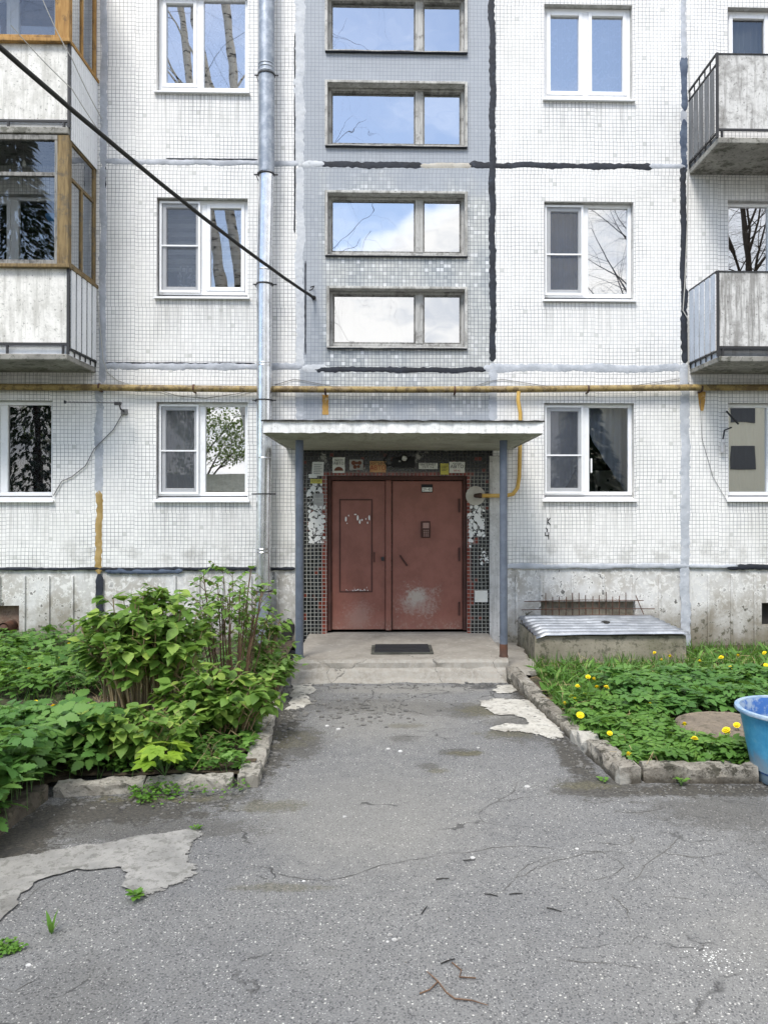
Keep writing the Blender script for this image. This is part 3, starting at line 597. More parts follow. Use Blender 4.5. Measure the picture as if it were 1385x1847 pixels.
def pvc_window(k, ml, mr, sash_l=True, sash_r=False, net=False, cross=None, gl='glass', gr='glass', sill=True, dark=False, low=893, rec=.085):
    """ml, mr: photo x of the two sides of the mullion"""
    h = W[k]; x0, x1, z0, z1 = h; y0 = WALL+rec; y1 = y0+.06; zs = z0
    cy = 800 if k[0] == '1' else (450 if k[0] == '2' else 90)
    a_, b_ = PW(ml, cy, y0).x, PW(mr, cy, y0).x; f = MB(); zb = z0+.085
    bars(f, x0+.002, x1-.002, zb, z1-.002, .05, y0, y1); f.box(a_, b_, y0-.003, y1, zb+.05, z1-.052)
    win = f.build('window', M['pvc'], BLD, bev=.006)
    if sill:
        s = MB(); s.v += [(x0-.03, WALL-.05, z0), (x1+.03, WALL-.05, z0), (x1+.03, WALL-.05, z0+.018), (x0-.03, WALL-.05, z0+.018), (x0+.003, y1, zb-.002), (x1-.003, y1, zb-.002), (x0+.003, y1, z0+.002), (x1-.003, y1, z0+.002)]
        s.f += [(0, 1, 2, 3), (3, 2, 5, 4), (0, 3, 4, 6), (1, 7, 5, 2), (0, 6, 7, 1)]; s.build('sill', M['pvc'], win)
    for side, sx0, sx1, sa, gm in (('l', x0+.052, a_, sash_l, gl), ('r', b_, x1-.052, sash_r, gr)):
        za, zb2 = zb+.05, z1-.052
        if sa:
            s = MB(); bars(s, sx0+.001, sx1-.001, za+.001, zb2-.001, .05, y0-.012, y0+.045); s.build('sash', M['pvc'], win, bev=.006); pane(win, sx0+.05, sx1-.05, za+.05, zb2-.05, y0+.03, M[gm])
        else: pane(win, sx0, sx1, za, zb2, y0+.03, M[gm])
    if net:
        s = MB(); nx0, nx1, n0, n1 = x0+.02, a_+.012, zb+.025, z1-.025; bars(s, nx0, nx1, n0, n1, .028, y0-.032, y0-.015)
        if cross: zc = PW(320, cross, y0-.03).z; s.box(nx0+.028, nx1-.028, y0-.032, y0-.018, zc-.01, zc+.01)
        fr = s.build('net_frame', M['pvc'], win)
        MB().quad((nx0+.028, y0-.024, n0+.028), (nx1-.028, y0-.024, n0+.028), (nx1-.028, y0-.024, n1-.028), (nx0+.028, y0-.024, n1-.028)).build('insect_net', M['net'], win)
    room(h, dark); return win
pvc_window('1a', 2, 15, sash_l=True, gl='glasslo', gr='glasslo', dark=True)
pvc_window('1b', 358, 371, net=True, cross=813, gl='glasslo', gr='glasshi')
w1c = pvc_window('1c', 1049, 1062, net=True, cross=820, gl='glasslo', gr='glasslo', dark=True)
hx, hz = PW(1066, 840, WALL+.06).x, PW(1066, 840).z
MB().box(hx-.01, hx+.01, WALL+.05, WALL+.075, hz-.09, hz+.1).build('handle', M['pvc'], w1c, bev=.004)
pvc_window('1d', 1382, 1396, gl='glasshi', gr='glass', sash_l=False)
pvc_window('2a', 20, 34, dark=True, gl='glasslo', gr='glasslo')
pvc_window('2b', 361, 373, sash_r=True, net=True, cross=443, gl='glasslo', gr='glass')
pvc_window('2c', 1049, 1060, net=True, cross=453, gl='glasslo', gr='glasshi')
pvc_window('2d', 1384, 1396, gl='glasshi', gr='glasshi', sash_l=False, sill=False)
pvc_window('3a', 20, 34, dark=True, gl='glasslo', gr='glasslo')
pvc_window('3b', 356, 368, sash_l=True, sash_r=False, gl='glassmid', gr='glassmid')
pvc_window('3c', 1050, 1060, sash_l=True, sash_r=True, gl='glassmid', gr='glassmid')
pvc_window('3d', 1384, 1396, gl='glasslo', gr='glasslo', sill=False)
# stairwell windows of weathered wood
for n_, (k, h) in enumerate(ST.items()):
    x0, x1, z0, z1 = h; y0 = WALL+.10; f = MB()
    bars(f, x0+.002, x1-.002, z0+.03, z1-.002, .036, y0, y0+.07)
    cy = (90, 205, 405, 575)[n_]; ma, mb_ = PW(749, cy, y0).x, PW(763, cy, y0).x
    f.box(ma, mb_, y0-.01, y0+.07, z0+.066, z1-.038); win = f.build('stairwell_window', M['woodg'], BLD, bev=.006)
    for a_, b_ in ((x0+.038, ma), (mb_, x1-.038)):
        s = MB(); bars(s, a_, b_, z0+.067, z1-.039, .020, y0+.015, y0+.055); s.build('sash', M['woodd'], win); pane(win, a_+.018, b_-.018, z0+.085, z1-.057, y0+.04, M['glassold'])
    # rendered lip round the opening
    l = MB(); t = .035
    l.box(x0-t, x0, WALL-.03, WALL+.004, z0-.01, z1+t); l.box(x1, x1+t, WALL-.03, WALL+.004, z0-.01, z1+t); l.box(x0, x1, WALL-.03, WALL+.004, z1, z1+t)
    l.build('surround', mat('old_render_lip', f_paintpanel(S(196, 195, 190), S(120, 118, 112), .8)) if n_ == 0 else bpy.data.materials['old_render_lip'], win, bev=.006)
    s = MB(); nseg = 24; 
    for q in range(nseg+1):
        x = x0-.03+(x1-x0+.06)*q/nseg; dz = .008*nz1(x*3, n_*5.)
        s.v += [(x, WALL-.045, z0-.022+dz), (x, WALL-.045, z0-.010+dz), (x, y0, z0+.03)]
    for q in range(nseg): s.f += [(q*3, q*3+3, q*3+4, q*3+1), (q*3+1, q*3+4, q*3+5, q*3+2)]
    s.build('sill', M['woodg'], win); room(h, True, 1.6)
    wj = MB().box(x0-.03, x1+.03, WALL-.04, WALL, z0-.032, z0-.022).build('sill_edge', M['seamblack'], win)

# curtains, each a thing behind its window
def f_curt(c, alpha, kind):
    def mk(name):
        m = bpy.data.materials.new(name); m.use_nodes = True; nt = m.node_tree; g = G(nt); nt.nodes.remove(nt.nodes['Principled BSDF'])
        p, X, Y, Z = g.pos(); al = alpha; cc = c
        if kind == 'zebra': al = g.ss(g.m('SINE', g.m('MULTIPLY', Z, 52.)), -.2, .2, .45, .97)
        if kind == 'lace': al = g.m('MAXIMUM', alpha, g.ss(g.noise(p, 11, 3, .6, 1.2), .52, .56, 0, .95))
        if kind == 'swirl':
            n = g.noise(p, 9, 1, .5, .6); s_ = g.m('SINE', g.m('MULTIPLY', n, 75)); cc = g.mix(g.ss(s_, .1, .6), S(18, 19, 23), S(88, 90, 96))
        d = g.n('ShaderNodeBsdfDiffuse', {'Color': cc}); t2 = g.n('ShaderNodeBsdfTranslucent', {'Color': cc}); a_ = g.n('ShaderNodeMixShader', {0: .35, 1: d.outputs[0], 2: t2.outputs[0]})
        tr = g.n('ShaderNodeBsdfTransparent'); nt.links.new(g.n('ShaderNodeMixShader', {0: al, 1: tr.outputs[0], 2: a_.outputs[0]}).outputs[0], nt.nodes['Material Output'].inputs[0]); return m
    return mk
C_ = {'lace2': f_curt(S(226, 234, 242), .8, 'lace')('thick_white_lace'), 'tulle': f_curt(S(205, 204, 198), .72, '')('beige_tulle'), 'lace': f_curt(S(226, 230, 236), .55, 'lace')('lace_tulle'), 'zebra': f_curt(S(225, 226, 228), .9, 'zebra')('striped_blind'),
      'swirl': f_curt(S(60, 60, 64), .97, 'swirl')('swirl_cloth'), 'sheer': f_curt(S(196, 204, 218), .8, '')('sheer_cloth'), 'blue': f_curt(S(104, 146, 200), .85, 'lace')('sky_tinted_lace')}  # blue tint of the lace: the sky's reflection put into its colour
def curtain(k, l, r, t, b, m, label, amp=.02, wl=.09, diag=None, name='curtain', cat='curtain'):
    h = W[k]; Y = WALL+.3; a0, a1 = PW(l, (t+b)/2, Y).x, PW(r, (t+b)/2, Y).x; z0, z1 = PW(l, b, Y).z, PW(l, t, Y).z; n = max(8, int((a1-a0)/.012)); mb = MB()
    for q in range(n+1):
        x = a0+(a1-a0)*q/n; yy = Y+amp*math.sin(x*2*math.pi/wl+1.2*nz1(x*5)); zz = z0
        if diag: zz = max(z0, diag(q/n, z0, z1))
        for j in range(5): mb.v.append((x, yy+.004*nz1(x*20, j), z1+(zz-z1)*j/4))
    for q in range(n):
        for j in range(4): mb.f.append((q*5+j, q*5+5+j, q*5+6+j, q*5+1+j))
    o = mb.build(name, m, None, smooth=True, org=((a0+a1)/2, Y, z0)); return tag(o, label, cat)
curtain('1a', -70, 100, 722, 910, C_['swirl'], 'dark curtain with pale swirls behind the ground floor window left of the antenna')
curtain('1b', 270, 455, 720, 915, C_['tulle'], 'beige tulle curtain behind the ground floor window left of the steel downpipe')
curtain('1c', 1060, 1150, 725, 915, C_['sheer'], 'sheer curtain drawn aside diagonally in the ground floor window right of the porch', diag=lambda t, a_, b_: b_-(b_-a_)*(.28+.75*t**.9) if t < .95 else a_, amp=.025, wl=.14)
curtain('1c', 975, 1040, 725, 915, C_['sheer'], 'sheer curtain behind the insect net of the ground floor window right of the porch', diag=lambda t, a_, b_: a_+(b_-a_)*.4*t*t)
curtain('1d', 1305, 1480, 722, 910, C_['tulle'], 'beige curtain behind the ground floor window at the right edge of the photo')
curtain('2b', 275, 455, 350, 490, C_['zebra'], 'horizontally striped blind in the first floor window left of the downpipe', amp=.0, name='window_blind', cat='blind')
curtain('2b', 320, 365, 480, 545, C_['lace'], 'dotted cloth hung low below the striped blind', amp=.015)
curtain('2c', 975, 1150, 358, 550, C_['blue'], 'pale lace curtain tinted with the blue of the mirrored sky, in the first floor window right of the stairwell')
curtain('3b', 275, 455, -20, 175, C_['lace'], 'white floral lace curtain in the top left window beside the downpipe')
curtain('3c', 975, 1150, 5, 190, C_['lace2'], 'white floral lace curtain in the top window right of the stairwell')
curtain('3d', 1305, 1480, 10, 190, C_['tulle'], 'beige curtain in the window above the upper right balcony')
# a few kitchen things seen dark in window 1c are left to the room: fridge with magnets
fz = PW(1082, 895, WALL+1.6)
fr = empty('refrigerator', (PW(1095, 900, WALL+1.7).x, WALL+1.7, .9), 'white refrigerator with magnets in the dark kitchen behind the window right of the porch', 'refrigerator')
x0, x1 = PW(1072, 850, WALL+1.7).x, PW(1125, 850, WALL+1.7).x
MB().box(x0, x1, WALL+1.7, WALL+2.3, 1.3, 2.45).build('cabinet', mat('cream_enamel', col=S(190, 188, 178), rough=.4), fr, bev=.02)
for q in range(11):
    mx = x0+.05+random.random()*(x1-x0-.1); mz = 2.0+random.random()*.36; MB().box(mx-.018, mx+.018, WALL+1.69, WALL+1.7, mz-.018, mz+.018).build('magnet', M['ink'], fr)

# ------------------------------------------------------------------ balconies
YF = 8.95
def zF(py, px=700): return PW(px, py, YF).z
def balcony(side, xc, xe, pslab, prail, ppan, mats, label, kick=None, vbars=5, toprail=False, clad=None):
    """xc: corner x by the seam, xe: far end; ylevels are photo rows on the front plane"""
    s = 1 if side == 'L' else -1; px = 130 if s > 0 else 1292
    zb, zt = zF(pslab[1], px), zF(pslab[0], px); pb, pt = zF(ppan[1], px), zF(ppan[0], px); lo, hi = min(xc, xe), max(xc, xe)
    bal = tag(MB().box(lo, hi, YF-.03, WALL, zb, zt).build('balcony', mats['slab'], BLD, bev=.012), label)
    me = bal.data
    MB().box(lo+.02, hi-.02, YF+.01, YF+.035, pb, pt).build('front_panel', mats['front'], bal, bev=.004)
    r = MB()
    r.box(lo, hi, YF-.012, YF+.008, pb-.035, pb-.008)                               # lower rail under the panel
    xs = [xc-s*d for d in (.06, .72, 1.5, 2.3)]
    for x in xs: r.box(x-.012, x+.012, YF-.01, YF+.014, zt, pb-.01)
    r.box(lo, hi, YF, YF+.02, pt, pt+.012)
    r.box(xc-.014, xc+.014, YF-.014, YF+.014, zt, pt+.01); r.box(xc-.01, xc+.01, YF+.02, WALL, pt-.005, pt+.02); r.box(xc-.01, xc+.01, YF+.02, WALL, zt+.06, zt+.08)
    n = vbars
    for q in range(n): y = YF+.03+(WALL-YF-.05)*(q+1)/n; r.box(xc-.006, xc+.006, y-.007, y+.007, zt, pt)
    if toprail: r.box(xc-.01, xc+.01, YF+.02, WALL, pt-.13, pt-.11)
    r.build('railing', M['iron'], bal)
    sd_ = MB(); n = clad or vbars; ztop = pt-.16 if toprail else pt-.01; g_ = .003 if clad else .02
    for q in range(n):
        y0 = YF+.03+(WALL-YF-.05)*q/n; y1 = YF+.03+(WALL-YF-.05)*(q+1)/n; sd_.box(xc+s*.014-.005, xc+s*.014+.005, y0+g_, y1-g_, zt+.085 if not clad else zb-.05, ztop)
    sd_.box(xc-s*.02-.006, xc-s*.02+.006, YF+.03, WALL-.01, zt, zt+.06); sd_.build('side_panel', mats['side'], bal)
    if kick: MB().box(lo+.03, hi-.03, YF+.05, YF+.07, zt, pb-.0).build('kick_board', mats[kick], bal)
    return bal, zb, zt, pb, pt
xcl, xcr = XW(174, 600), XW(1243, 600)
mL = {'slab': M['slabc'], 'front': M['panelL'], 'side': M['panelW'], 'kick': M['panelW']}
b2, zb2_, zt2_, pb2, pt2 = balcony('L', xcl, -9.4, (639, 650), 0, (483, 618), mL, 'lower left balcony with whitewashed parapet under peeling brown window frames', kick='kick', vbars=5)
b3, zb3_, zt3_, pb3, pt3 = balcony('L', xcl, -9.4, (231, 243), 0, (78, 216), mL, 'upper left balcony with whitewashed parapet, white side cladding and orange wooden window frames', kick='kick', vbars=0, clad=14)
mR = {'slab': M['slabc'], 'front': M['panelR'], 'side': M['panelB'], 'kick': M['panelG']}
mR3 = {'slab': M['slabc'], 'front': M['panelR'], 'side': M['panelG'], 'kick': M['panelG']}
balcony('R', xcr, 9.4, (643, 653), 0, (490, 624), mR, 'lower right balcony with stained grey parapet and pale blue side sheets', vbars=5, kick='kick')
balcony('R', xcr, 9.4, (249, 260), 0, (97, 231), mR3, 'upper right balcony with blotched grey parapet and dark side railing', vbars=5, toprail=True)
rb = tag(MB().box(XW(1262, 250)+.35, 6.5, YF+.25, YF+.6, zF(246), zF(234)).build('storage_box', M['woodd'], None, org=(5, YF+.3, zF(246))), 'weathered wooden box on the upper right balcony floor, seen through the gap under its parapet', 'box')
# wooden glazing over the left balconies
def glazing(bal, z0, z1, wood, wood2, transom, name='glazing_frame'):
    f = MB(); xr = xcl; y0 = YF-.015; y1 = YF+.05
    f.box(xr-.13, xr+.005, y0, y1+.03, z0+.03, z1)                                    # corner post
    f.build('corner_post', wood, bal, bev=.006); f = MB()
    f.box(-9.3, xr-.13, y0, y1, z1-.06, z1); f.box(-9.3, xr-.13, y0, y1, z0+.03, z0+.085)
    xs = [xr-.13-.80*q for q in range(0, 7)]
    for x in xs: f.box(x-.055 if x < xr-.2 else x-.035, x+.055 if x < xr-.2 else x, y0+.004, y1-.004, z0+.086, z1-.061)
    f.build(name, wood2, bal, bev=.004)
    MB().box(-9.3, xr+.03, y0-.04, y1, z0-.015, z0+.028).build('ledge', wood, bal, bev=.006)
    MB().box(xr-.02, xr+.035, y1+.001, WALL-.01, z0-.015, z0+.028).build('ledge', wood, bal, bev=.006)
    s = MB(); X0, X1 = xr-.035, xr-.003
    s.box(X0, X1, y1+.03, WALL-.01, z1-.06, z1-.001); s.box(X0, X1, WALL-.08, WALL-.01, z0+.03, z1-.061); s.box(X0, X1, y1+.03, WALL-.08, z0+.03, z0+.08); s.box(X0, X1, y1+.33, y1+.38, z0+.081, z1-.5 if transom else z1-.061)
    if transom: s.box(X0, X1, y1+.03, WALL-.081, z1-.5, z1-.46)
    s.build(name, wood, bal, bev=.004)
    MB().quad((xr-.02, y1, z0+.05), (xr-.02, WALL-.03, z0+.05), (xr-.02, WALL-.03, z1-.03), (xr-.02, y1, z1-.03)).build('side_pane', M['glass'], bal)
    for q in range(len(xs)-1):
        a0, a1 = xs[q+1]+.05, xs[q]-.03
        if transom: zt_ = zF(transom); MB().box(a0, a1, y0+.006, y1-.006, zt_-.022, zt_+.022).build('transom', wood2, bal)
        MB().quad((a0, YF+.015, z0+.08), (a1, YF+.015, z0+.08), (a1, YF+.015, z1-.05), (a0, YF+.015, z1-.05)).build('pane', M['glasslo'], bal)
glazing(b2, pt2+.005, zb3_-.01, M['woodb'], M['woodd'], 321)
glazing(b3, pt3+.005, pt3+1.5, M['woodo'], M['woodo'], None)
MB().box(-9.4, xcl, YF-.03, WALL, pt3+1.52, pt3+1.6).build('balcony', M['slabc'], BLD)
# light bulb hanging in the glazed balcony
bx, bz = PW(44, 298, YF+.35).x, PW(44, 298, YF+.35).z
lb = empty('hanging_bulb', (bx, YF+.35, bz), 'white bulb holder hanging on a wire inside the lower glazed balcony', 'lamp')
MB().lathe((bx, YF+.35, bz-.03), [(.004, 0), (.022, .01), (.026, .04), (.016, .075), (.008, .09)], 12).build('bulb', M['white'], lb, smooth=True)
MB().tube([(bx, YF+.35, bz+.06), (bx-.01, YF+.35, bz+.45)], .004, 5).build('cord', M['wire'], lb)
tag(MB().lathe((PW(97, 395, WALL-.35).x, WALL-.35, PW(97, 402, WALL-.35).z), [(.05, 0), (.09, .06), (.095, .09), (.085, .09), (.02, .02)], 16).build('basin', mat('blue_enamel', col=S(60, 120, 170)), None, smooth=True, org=(PW(97, 395, WALL-.35).x, WALL-.35, PW(97, 402, WALL-.35).z)), 'small blue basin behind the glass of the lower left balcony', 'basin')

# ------------------------------------------------------------------ entrance canopy, porch, door
cl, cr = PW(475, 765, 8.0).x, PW(978, 768, 8.0).x
z2, z1c = PW(700, 760, 8.0).z, PW(700, 781, 8.0).z; z0c = PW(700, 797, 8.45).z
CAN = empty('entrance_canopy', ((cl+cr)/2, WALL, z0c), 'white edged concrete canopy slab over the entrance door, on two blue grey posts', 'canopy')
mb = MB(); nx = 60
prof = lambda y: None
rows = [(8.0, z2), (7.995, z1c), (8.22, z1c-.055), (8.45, z0c), (WALL, z0c)]
for q in range(nx+1):
    x = cl+(cr-cl)*q/nx; ex = min(x-cl, cr-x); lift = max(0, .12-ex)/.12
    for j, (y, z) in enumerate(rows):
        jag = .010*nz1(x*14, j*3.)+.006*nz1(x*40, j)
        zz = z+(lift*(z1c-z)*.9 if j >= 2 else 0)+(jag if j in (1, 2) else 0)
        mb.v.append((x, y+(.006*nz1(x*9, j*7.) if j < 2 else 0), zz))
R5 = len(rows)
for q in range(nx):
    for j in range(R5-1): mb.f.append((q*R5+j, q*R5+R5+j, q*R5+R5+j+1, q*R5+j+1))
sl = mb.build('slab', M['canopyu'], CAN)
sl.data.materials.append(M['canopyw'])
for i, p_ in enumerate(sl.data.polygons):
    if i % (R5-1) == 0: p_.material_index = 1
for xx in (cl, cr):
    e = MB().quad((xx, 8.0, z2), (xx, WALL, z2), (xx, WALL, z1c-.03), (xx, 7.995, z1c-.01))
    e.build('slab_end', M['canopyw'], CAN)
mb = MB(); n = 90
for q in range(n+1):
    x = cl-.02+(cr-cl+.04)*q/n; dy = .02*nz1(x*7)+.012*nz1(x*23)
    mb.v += [(x, 7.975+dy, z2-.004+.010*nz1(x*15, 3)), (x, 7.975+dy, z2+.012+.008*nz1(x*9, 8)), (x, WALL, z2+.03)]
for q in range(n): mb.f += [(q*3, q*3+3, q*3+4, q*3+1), (q*3+1, q*3+4, q*3+5, q*3+2)]
mb.build('roofing_felt', M['felt'], CAN)
ZP = .215
for x, lean in ((PW(540, 1187, 8.28).x, .0), (PW(908, 1187, 8.28).x, .0)):
    p = MB().tube([(x, 8.28, ZP-.01), (x+lean, 8.28, z1c-.02)], .044, 16).build('post', M['post'], CAN, smooth=True)
    MB().lathe((x, 8.28, ZP-.005), [(.052, 0), (.05, .02), (.0455, .03), (.0455, .15)] if x > 0 else [(.06, 0), (.055, .015), (.0455, .025)], 16).build('foot', M['rust'] if x > 0 else M['post'], p, smooth=True)
PORCH = empty('porch_step', (.1, 8.5, 0), 'cracked concrete porch slab in front of the brown entrance door', 'porch')
x0, x1 = PW(528, 1190, 8.1).x, PW(917, 1190, 8.1).x; mb = MB(); nx, ny = 70, 12
for q in range(nx+1):
    x = x0+(x1-x0)*q/nx
    col = [(7.96+.08*nz1(x*3, 5)+.03*nz1(x*12, 9), -.006), (8.03+.04*nz1(x*3, 5)+.02*nz1(x*15, 2), .035+.02*nz1(x*4)), (8.07+.03*nz1(x*3, 5)+.015*nz1(x*15, 2), .10+.02*nz1(x*4)), (8.12+.02*nz1(x*6), .13+.02*nz1(x*5, 6)), (8.125+.02*nz1(x*8), ZP-.03), (8.15+.018*nz1(x*8), ZP)]+[(8.2+(WALL-8.2)*j/ny, ZP+.004*nz1(x*4, j)) for j in range(ny+1)]
    mb.v += [(x, y, z) for y, z in col]
nc = len(col)
for q in range(nx):
    for j in range(nc-1): mb.f.append((q*nc+j, q*nc+nc+j, q*nc+nc+j+1, q*nc+j+1))
mb.f += [tuple(range(nc-1, -1, -1)), tuple(nx*nc+j for j in range(nc))]
mb.quad((x0, 8.0, -.03), (x0, WALL, -.03), (x0, WALL, ZP), (x0, 8.14, ZP)); mb.quad((x1, 8.0, -.03), (x1, 8.14, ZP), (x1, WALL, ZP), (x1, WALL, -.03))
mb.build('slab', M['step'], PORCH)
MB().box(DO[0]-.02, DO[1]+.02, WALL-.09, WALL+.11, ZP-.01, PW(700, 1142, WALL-.03).z-.005).build('threshold', M['step'], PORCH, bev=.01)
# floor grate
gr = empty('boot_scraper_mat', (PW(725, 1174, 8.6).x, 8.65, ZP), 'dark rubber mat with ridges lying on the porch before the door', 'doormat')
q0, q1, q2, q3 = PG(669, 1181, ZP), PG(782, 1181, ZP), PG(778, 1166, ZP), PG(672, 1166, ZP); mb = MB()
mb.box(q0.x, q1.x, q0.y, q2.y, ZP+.004, ZP+.022); mb.build('mat_body', M['mat'], gr, bev=.004); mb = MB()
for q in range(6): y = q0.y+.03+(q2.y-q0.y-.06)*q/5; mb.box(q0.x+.04, q1.x-.04, y-.014, y+.014, ZP+.0225, ZP+.034)
mb.build('ridges', M['iron'], gr)

YD = WALL+.07
DR = tag(MB().build('entrance_door', M['doord'], BLD), 'brown steel double entrance door')
dz0, dz1 = ZP+.035, DO[3]
f = MB(); fw = .05
f.box(DO[0]+.001, DO[0]+fw, YD-.045, YD+.06, dz0, dz1-.001); f.box(DO[1]-fw, DO[1]-.001, YD-.045, YD+.06, dz0, dz1-.001); f.box(DO[0]+fw, DO[1]-fw, YD-.045, YD+.06, dz1-fw-.01, dz1-.001)
f.build('frame', M['doord'], DR, bev=.005)
m0, m1 = PW(695, 1000, YD).x, PW(706, 1000, YD).x
MB().box(m0+.004, m1-.003, YD-.03, YD+.05, dz0, dz1-fw-.012).build('centre_post', M['door'], DR, bev=.004)
l0, l1 = DO[0]+fw+.006, m0-.002; r0, r1 = m1+.003, DO[1]-fw-.006; zt = dz1-fw-.02
leaf = MB().box(l0, l1, YD-.005, YD+.04, dz0+.008, zt).build('narrow_leaf', M['door'], DR, bev=.004)
a0, a1, b1, b0 = PW(612, 900, YD).x, PW(672, 900, YD).x, ZW(900), ZW(1069); f = MB(); bars(f, a0, a1, b0, b1, .018, YD-.014, YD-.004); f.build('panel_moulding', M['doord'], DR, bev=.004)
f = MB()
for (x, z, w_, h_) in ((624, 936, 3, 10), (629, 930, 2, 3), (645, 934, 4, 10), (649, 941, 3, 8), (653, 938, 3, 4), (660, 936, 2, 3), (666, 934, 3, 10), (641, 928, 5, 2), (626, 944, 2, 2), (663, 943, 2, 4)):
    c = PW(x, z, YD-.0065); n = 9
    f.quad(*[(c.x+w_/272*(1+.5*nz1(k*2.1, x))*math.cos(k*2*math.pi/n), c.y, c.z+h_/272*(1+.5*nz1(k*1.7, x+5))*math.sin(k*2*math.pi/n)) for k in range(n)])
for q in range(46):
    x, z = 645+random.gauss(0, 9), 1067-abs(random.gauss(0, 3)); c = PW(x, z, YD-.0066-q*.00002); w_ = .003+.009*random.random()
    f.quad((c.x-w_, c.y, c.z), (c.x, c.y, c.z-w_*.6), (c.x+w_, c.y, c.z+.002), (c.x, c.y, c.z+w_*.7))
f.build('peeled_paint', M['flake'], DR)
MB().box(r0, r1, YD-.02, YD+.03, dz0+.008, zt).build('wide_leaf', M['door'], DR, bev=.005)
f = MB(); f.box(r0+.001, r0+.012, YD-.03, YD-.02, dz0+.01, zt-.002); f.build('edge_strip', M['doord'], DR)
for zz in (912, 1000, 1098): c = PW(828, zz, YD-.03); MB().tube([(c.x, c.y, c.z-.09), (c.x, c.y, c.z+.09)], .013, 8).build('hinge', M['doord'], DR, smooth=True)
for zz in (905, 1080): c = PW(597, zz, YD-.02); MB().tube([(c.x, c.y, c.z-.07), (c.x, c.y, c.z+.07)], .010, 8).build('hinge', M['doord'], DR, smooth=True)
c, d = PW(722, 1003, YD-.06), PW(734, 1020, YD-.06); MB().tube([(c.x, YD-.02, c.z), c, d, (d.x, YD-.02, d.z)], .012, 8).build('handle', M['doord'], DR, smooth=True)
c, d = PW(675, 997, YD-.05), PW(675, 1013, YD-.05); MB().tube([(c.x, YD-.01, c.z), c, d, (d.x, YD-.01, d.z)], .008, 8).build('handle', M['doord'], DR, smooth=True)
c = PW(690, 1008, YD-.03); MB().box(c.x-.02, c.x+.02, YD-.04, YD-.0, c.z-.025, c.z+.025).build('padlock', M['iron'], DR, bev=.006)
a_, d = PW(759, 940, YD-.03), PW(776, 970, YD-.03)
ic = MB().box(a_.x, d.x, YD-.045, YD-.02, d.z, a_.z).build('intercom', M['doord'], DR, bev=.005)
f = MB(); W_ = d.x-a_.x; H_ = a_.z-d.z; f.box(a_.x+.2*W_, d.x-.15*W_, YD-.05, YD-.045, a_.z-.42*H_, a_.z-.1*H_)
for i in range(3):
    for j in range(4): x = a_.x+W_*(.28+.2*i); z = a_.z-H_*(.52+.11*j); f.box(x, x+W_*.12, YD-.052, YD-.045, z-H_*.07, z)
f.build('intercom_keys', mat('dull_brown_metal', col=S(150, 118, 108), rough=.4), DR)
c = PW(770, 881, YD-.022); f = MB().box(c.x-.075, c.x+.075, YD-.026, YD-.02, c.z-.055, c.z+.055).build('number_plate', M['black'], DR)
MB().box(c.x-.066, c.x+.066, YD-.029, YD-.026, c.z-.042, c.z+.012).build('plate_field', M['white'], DR)
f = MB(); text_mesh(f, '29-45', c.x, YD-.0295, c.z-.015, .05); f.build('plate_digits', M['ink'], DR)

# lamp over the door
c = PW(729, 827, WALL-.12); LA = empty('door_lamp', (c.x, WALL, c.z), 'black lamp with round lens and junction box under the canopy above the door', 'lamp')
MB().box(PW(707, 830).x, PW(748, 830).x, WALL-.07, WALL-.004, ZW(843), ZW(826)).build('junction_box', M['black'], LA, bev=.01)
MB().lathe((0, 0, 0), [(.0, 0)], 3) if False else None
t = MB().tube([(c.x, WALL-.02, c.z), (c.x, WALL-.14, c.z), (c.x, WALL-.16, c.z)], [.05, .055, .04], 16).build('housing', M['black'], LA, smooth=True)
MB().tube([(c.x, WALL-.16, c.z), (c.x, WALL-.175, c.z)], [.036, .026], 16).build('lens', M['lens'], LA, smooth=True)
a_ = PW(706, 838, WALL-.03); MB().tube([(a_.x+.02, WALL-.03, a_.z), (a_.x-.06, WALL-.03, a_.z-.02), (a_.x-.1, WALL-.02, a_.z+.06), (a_.x-.04, WALL-.02, a_.z+.14)], .008, 6).build('lead', M['black'], LA, smooth=True)
a_ = PW(723, 832, WALL-.08); MB().box(a_.x-.03, a_.x+.0, WALL-.076, WALL-.07, a_.z-.01, a_.z+.01).build('label_plate', M['gpaper'], LA)

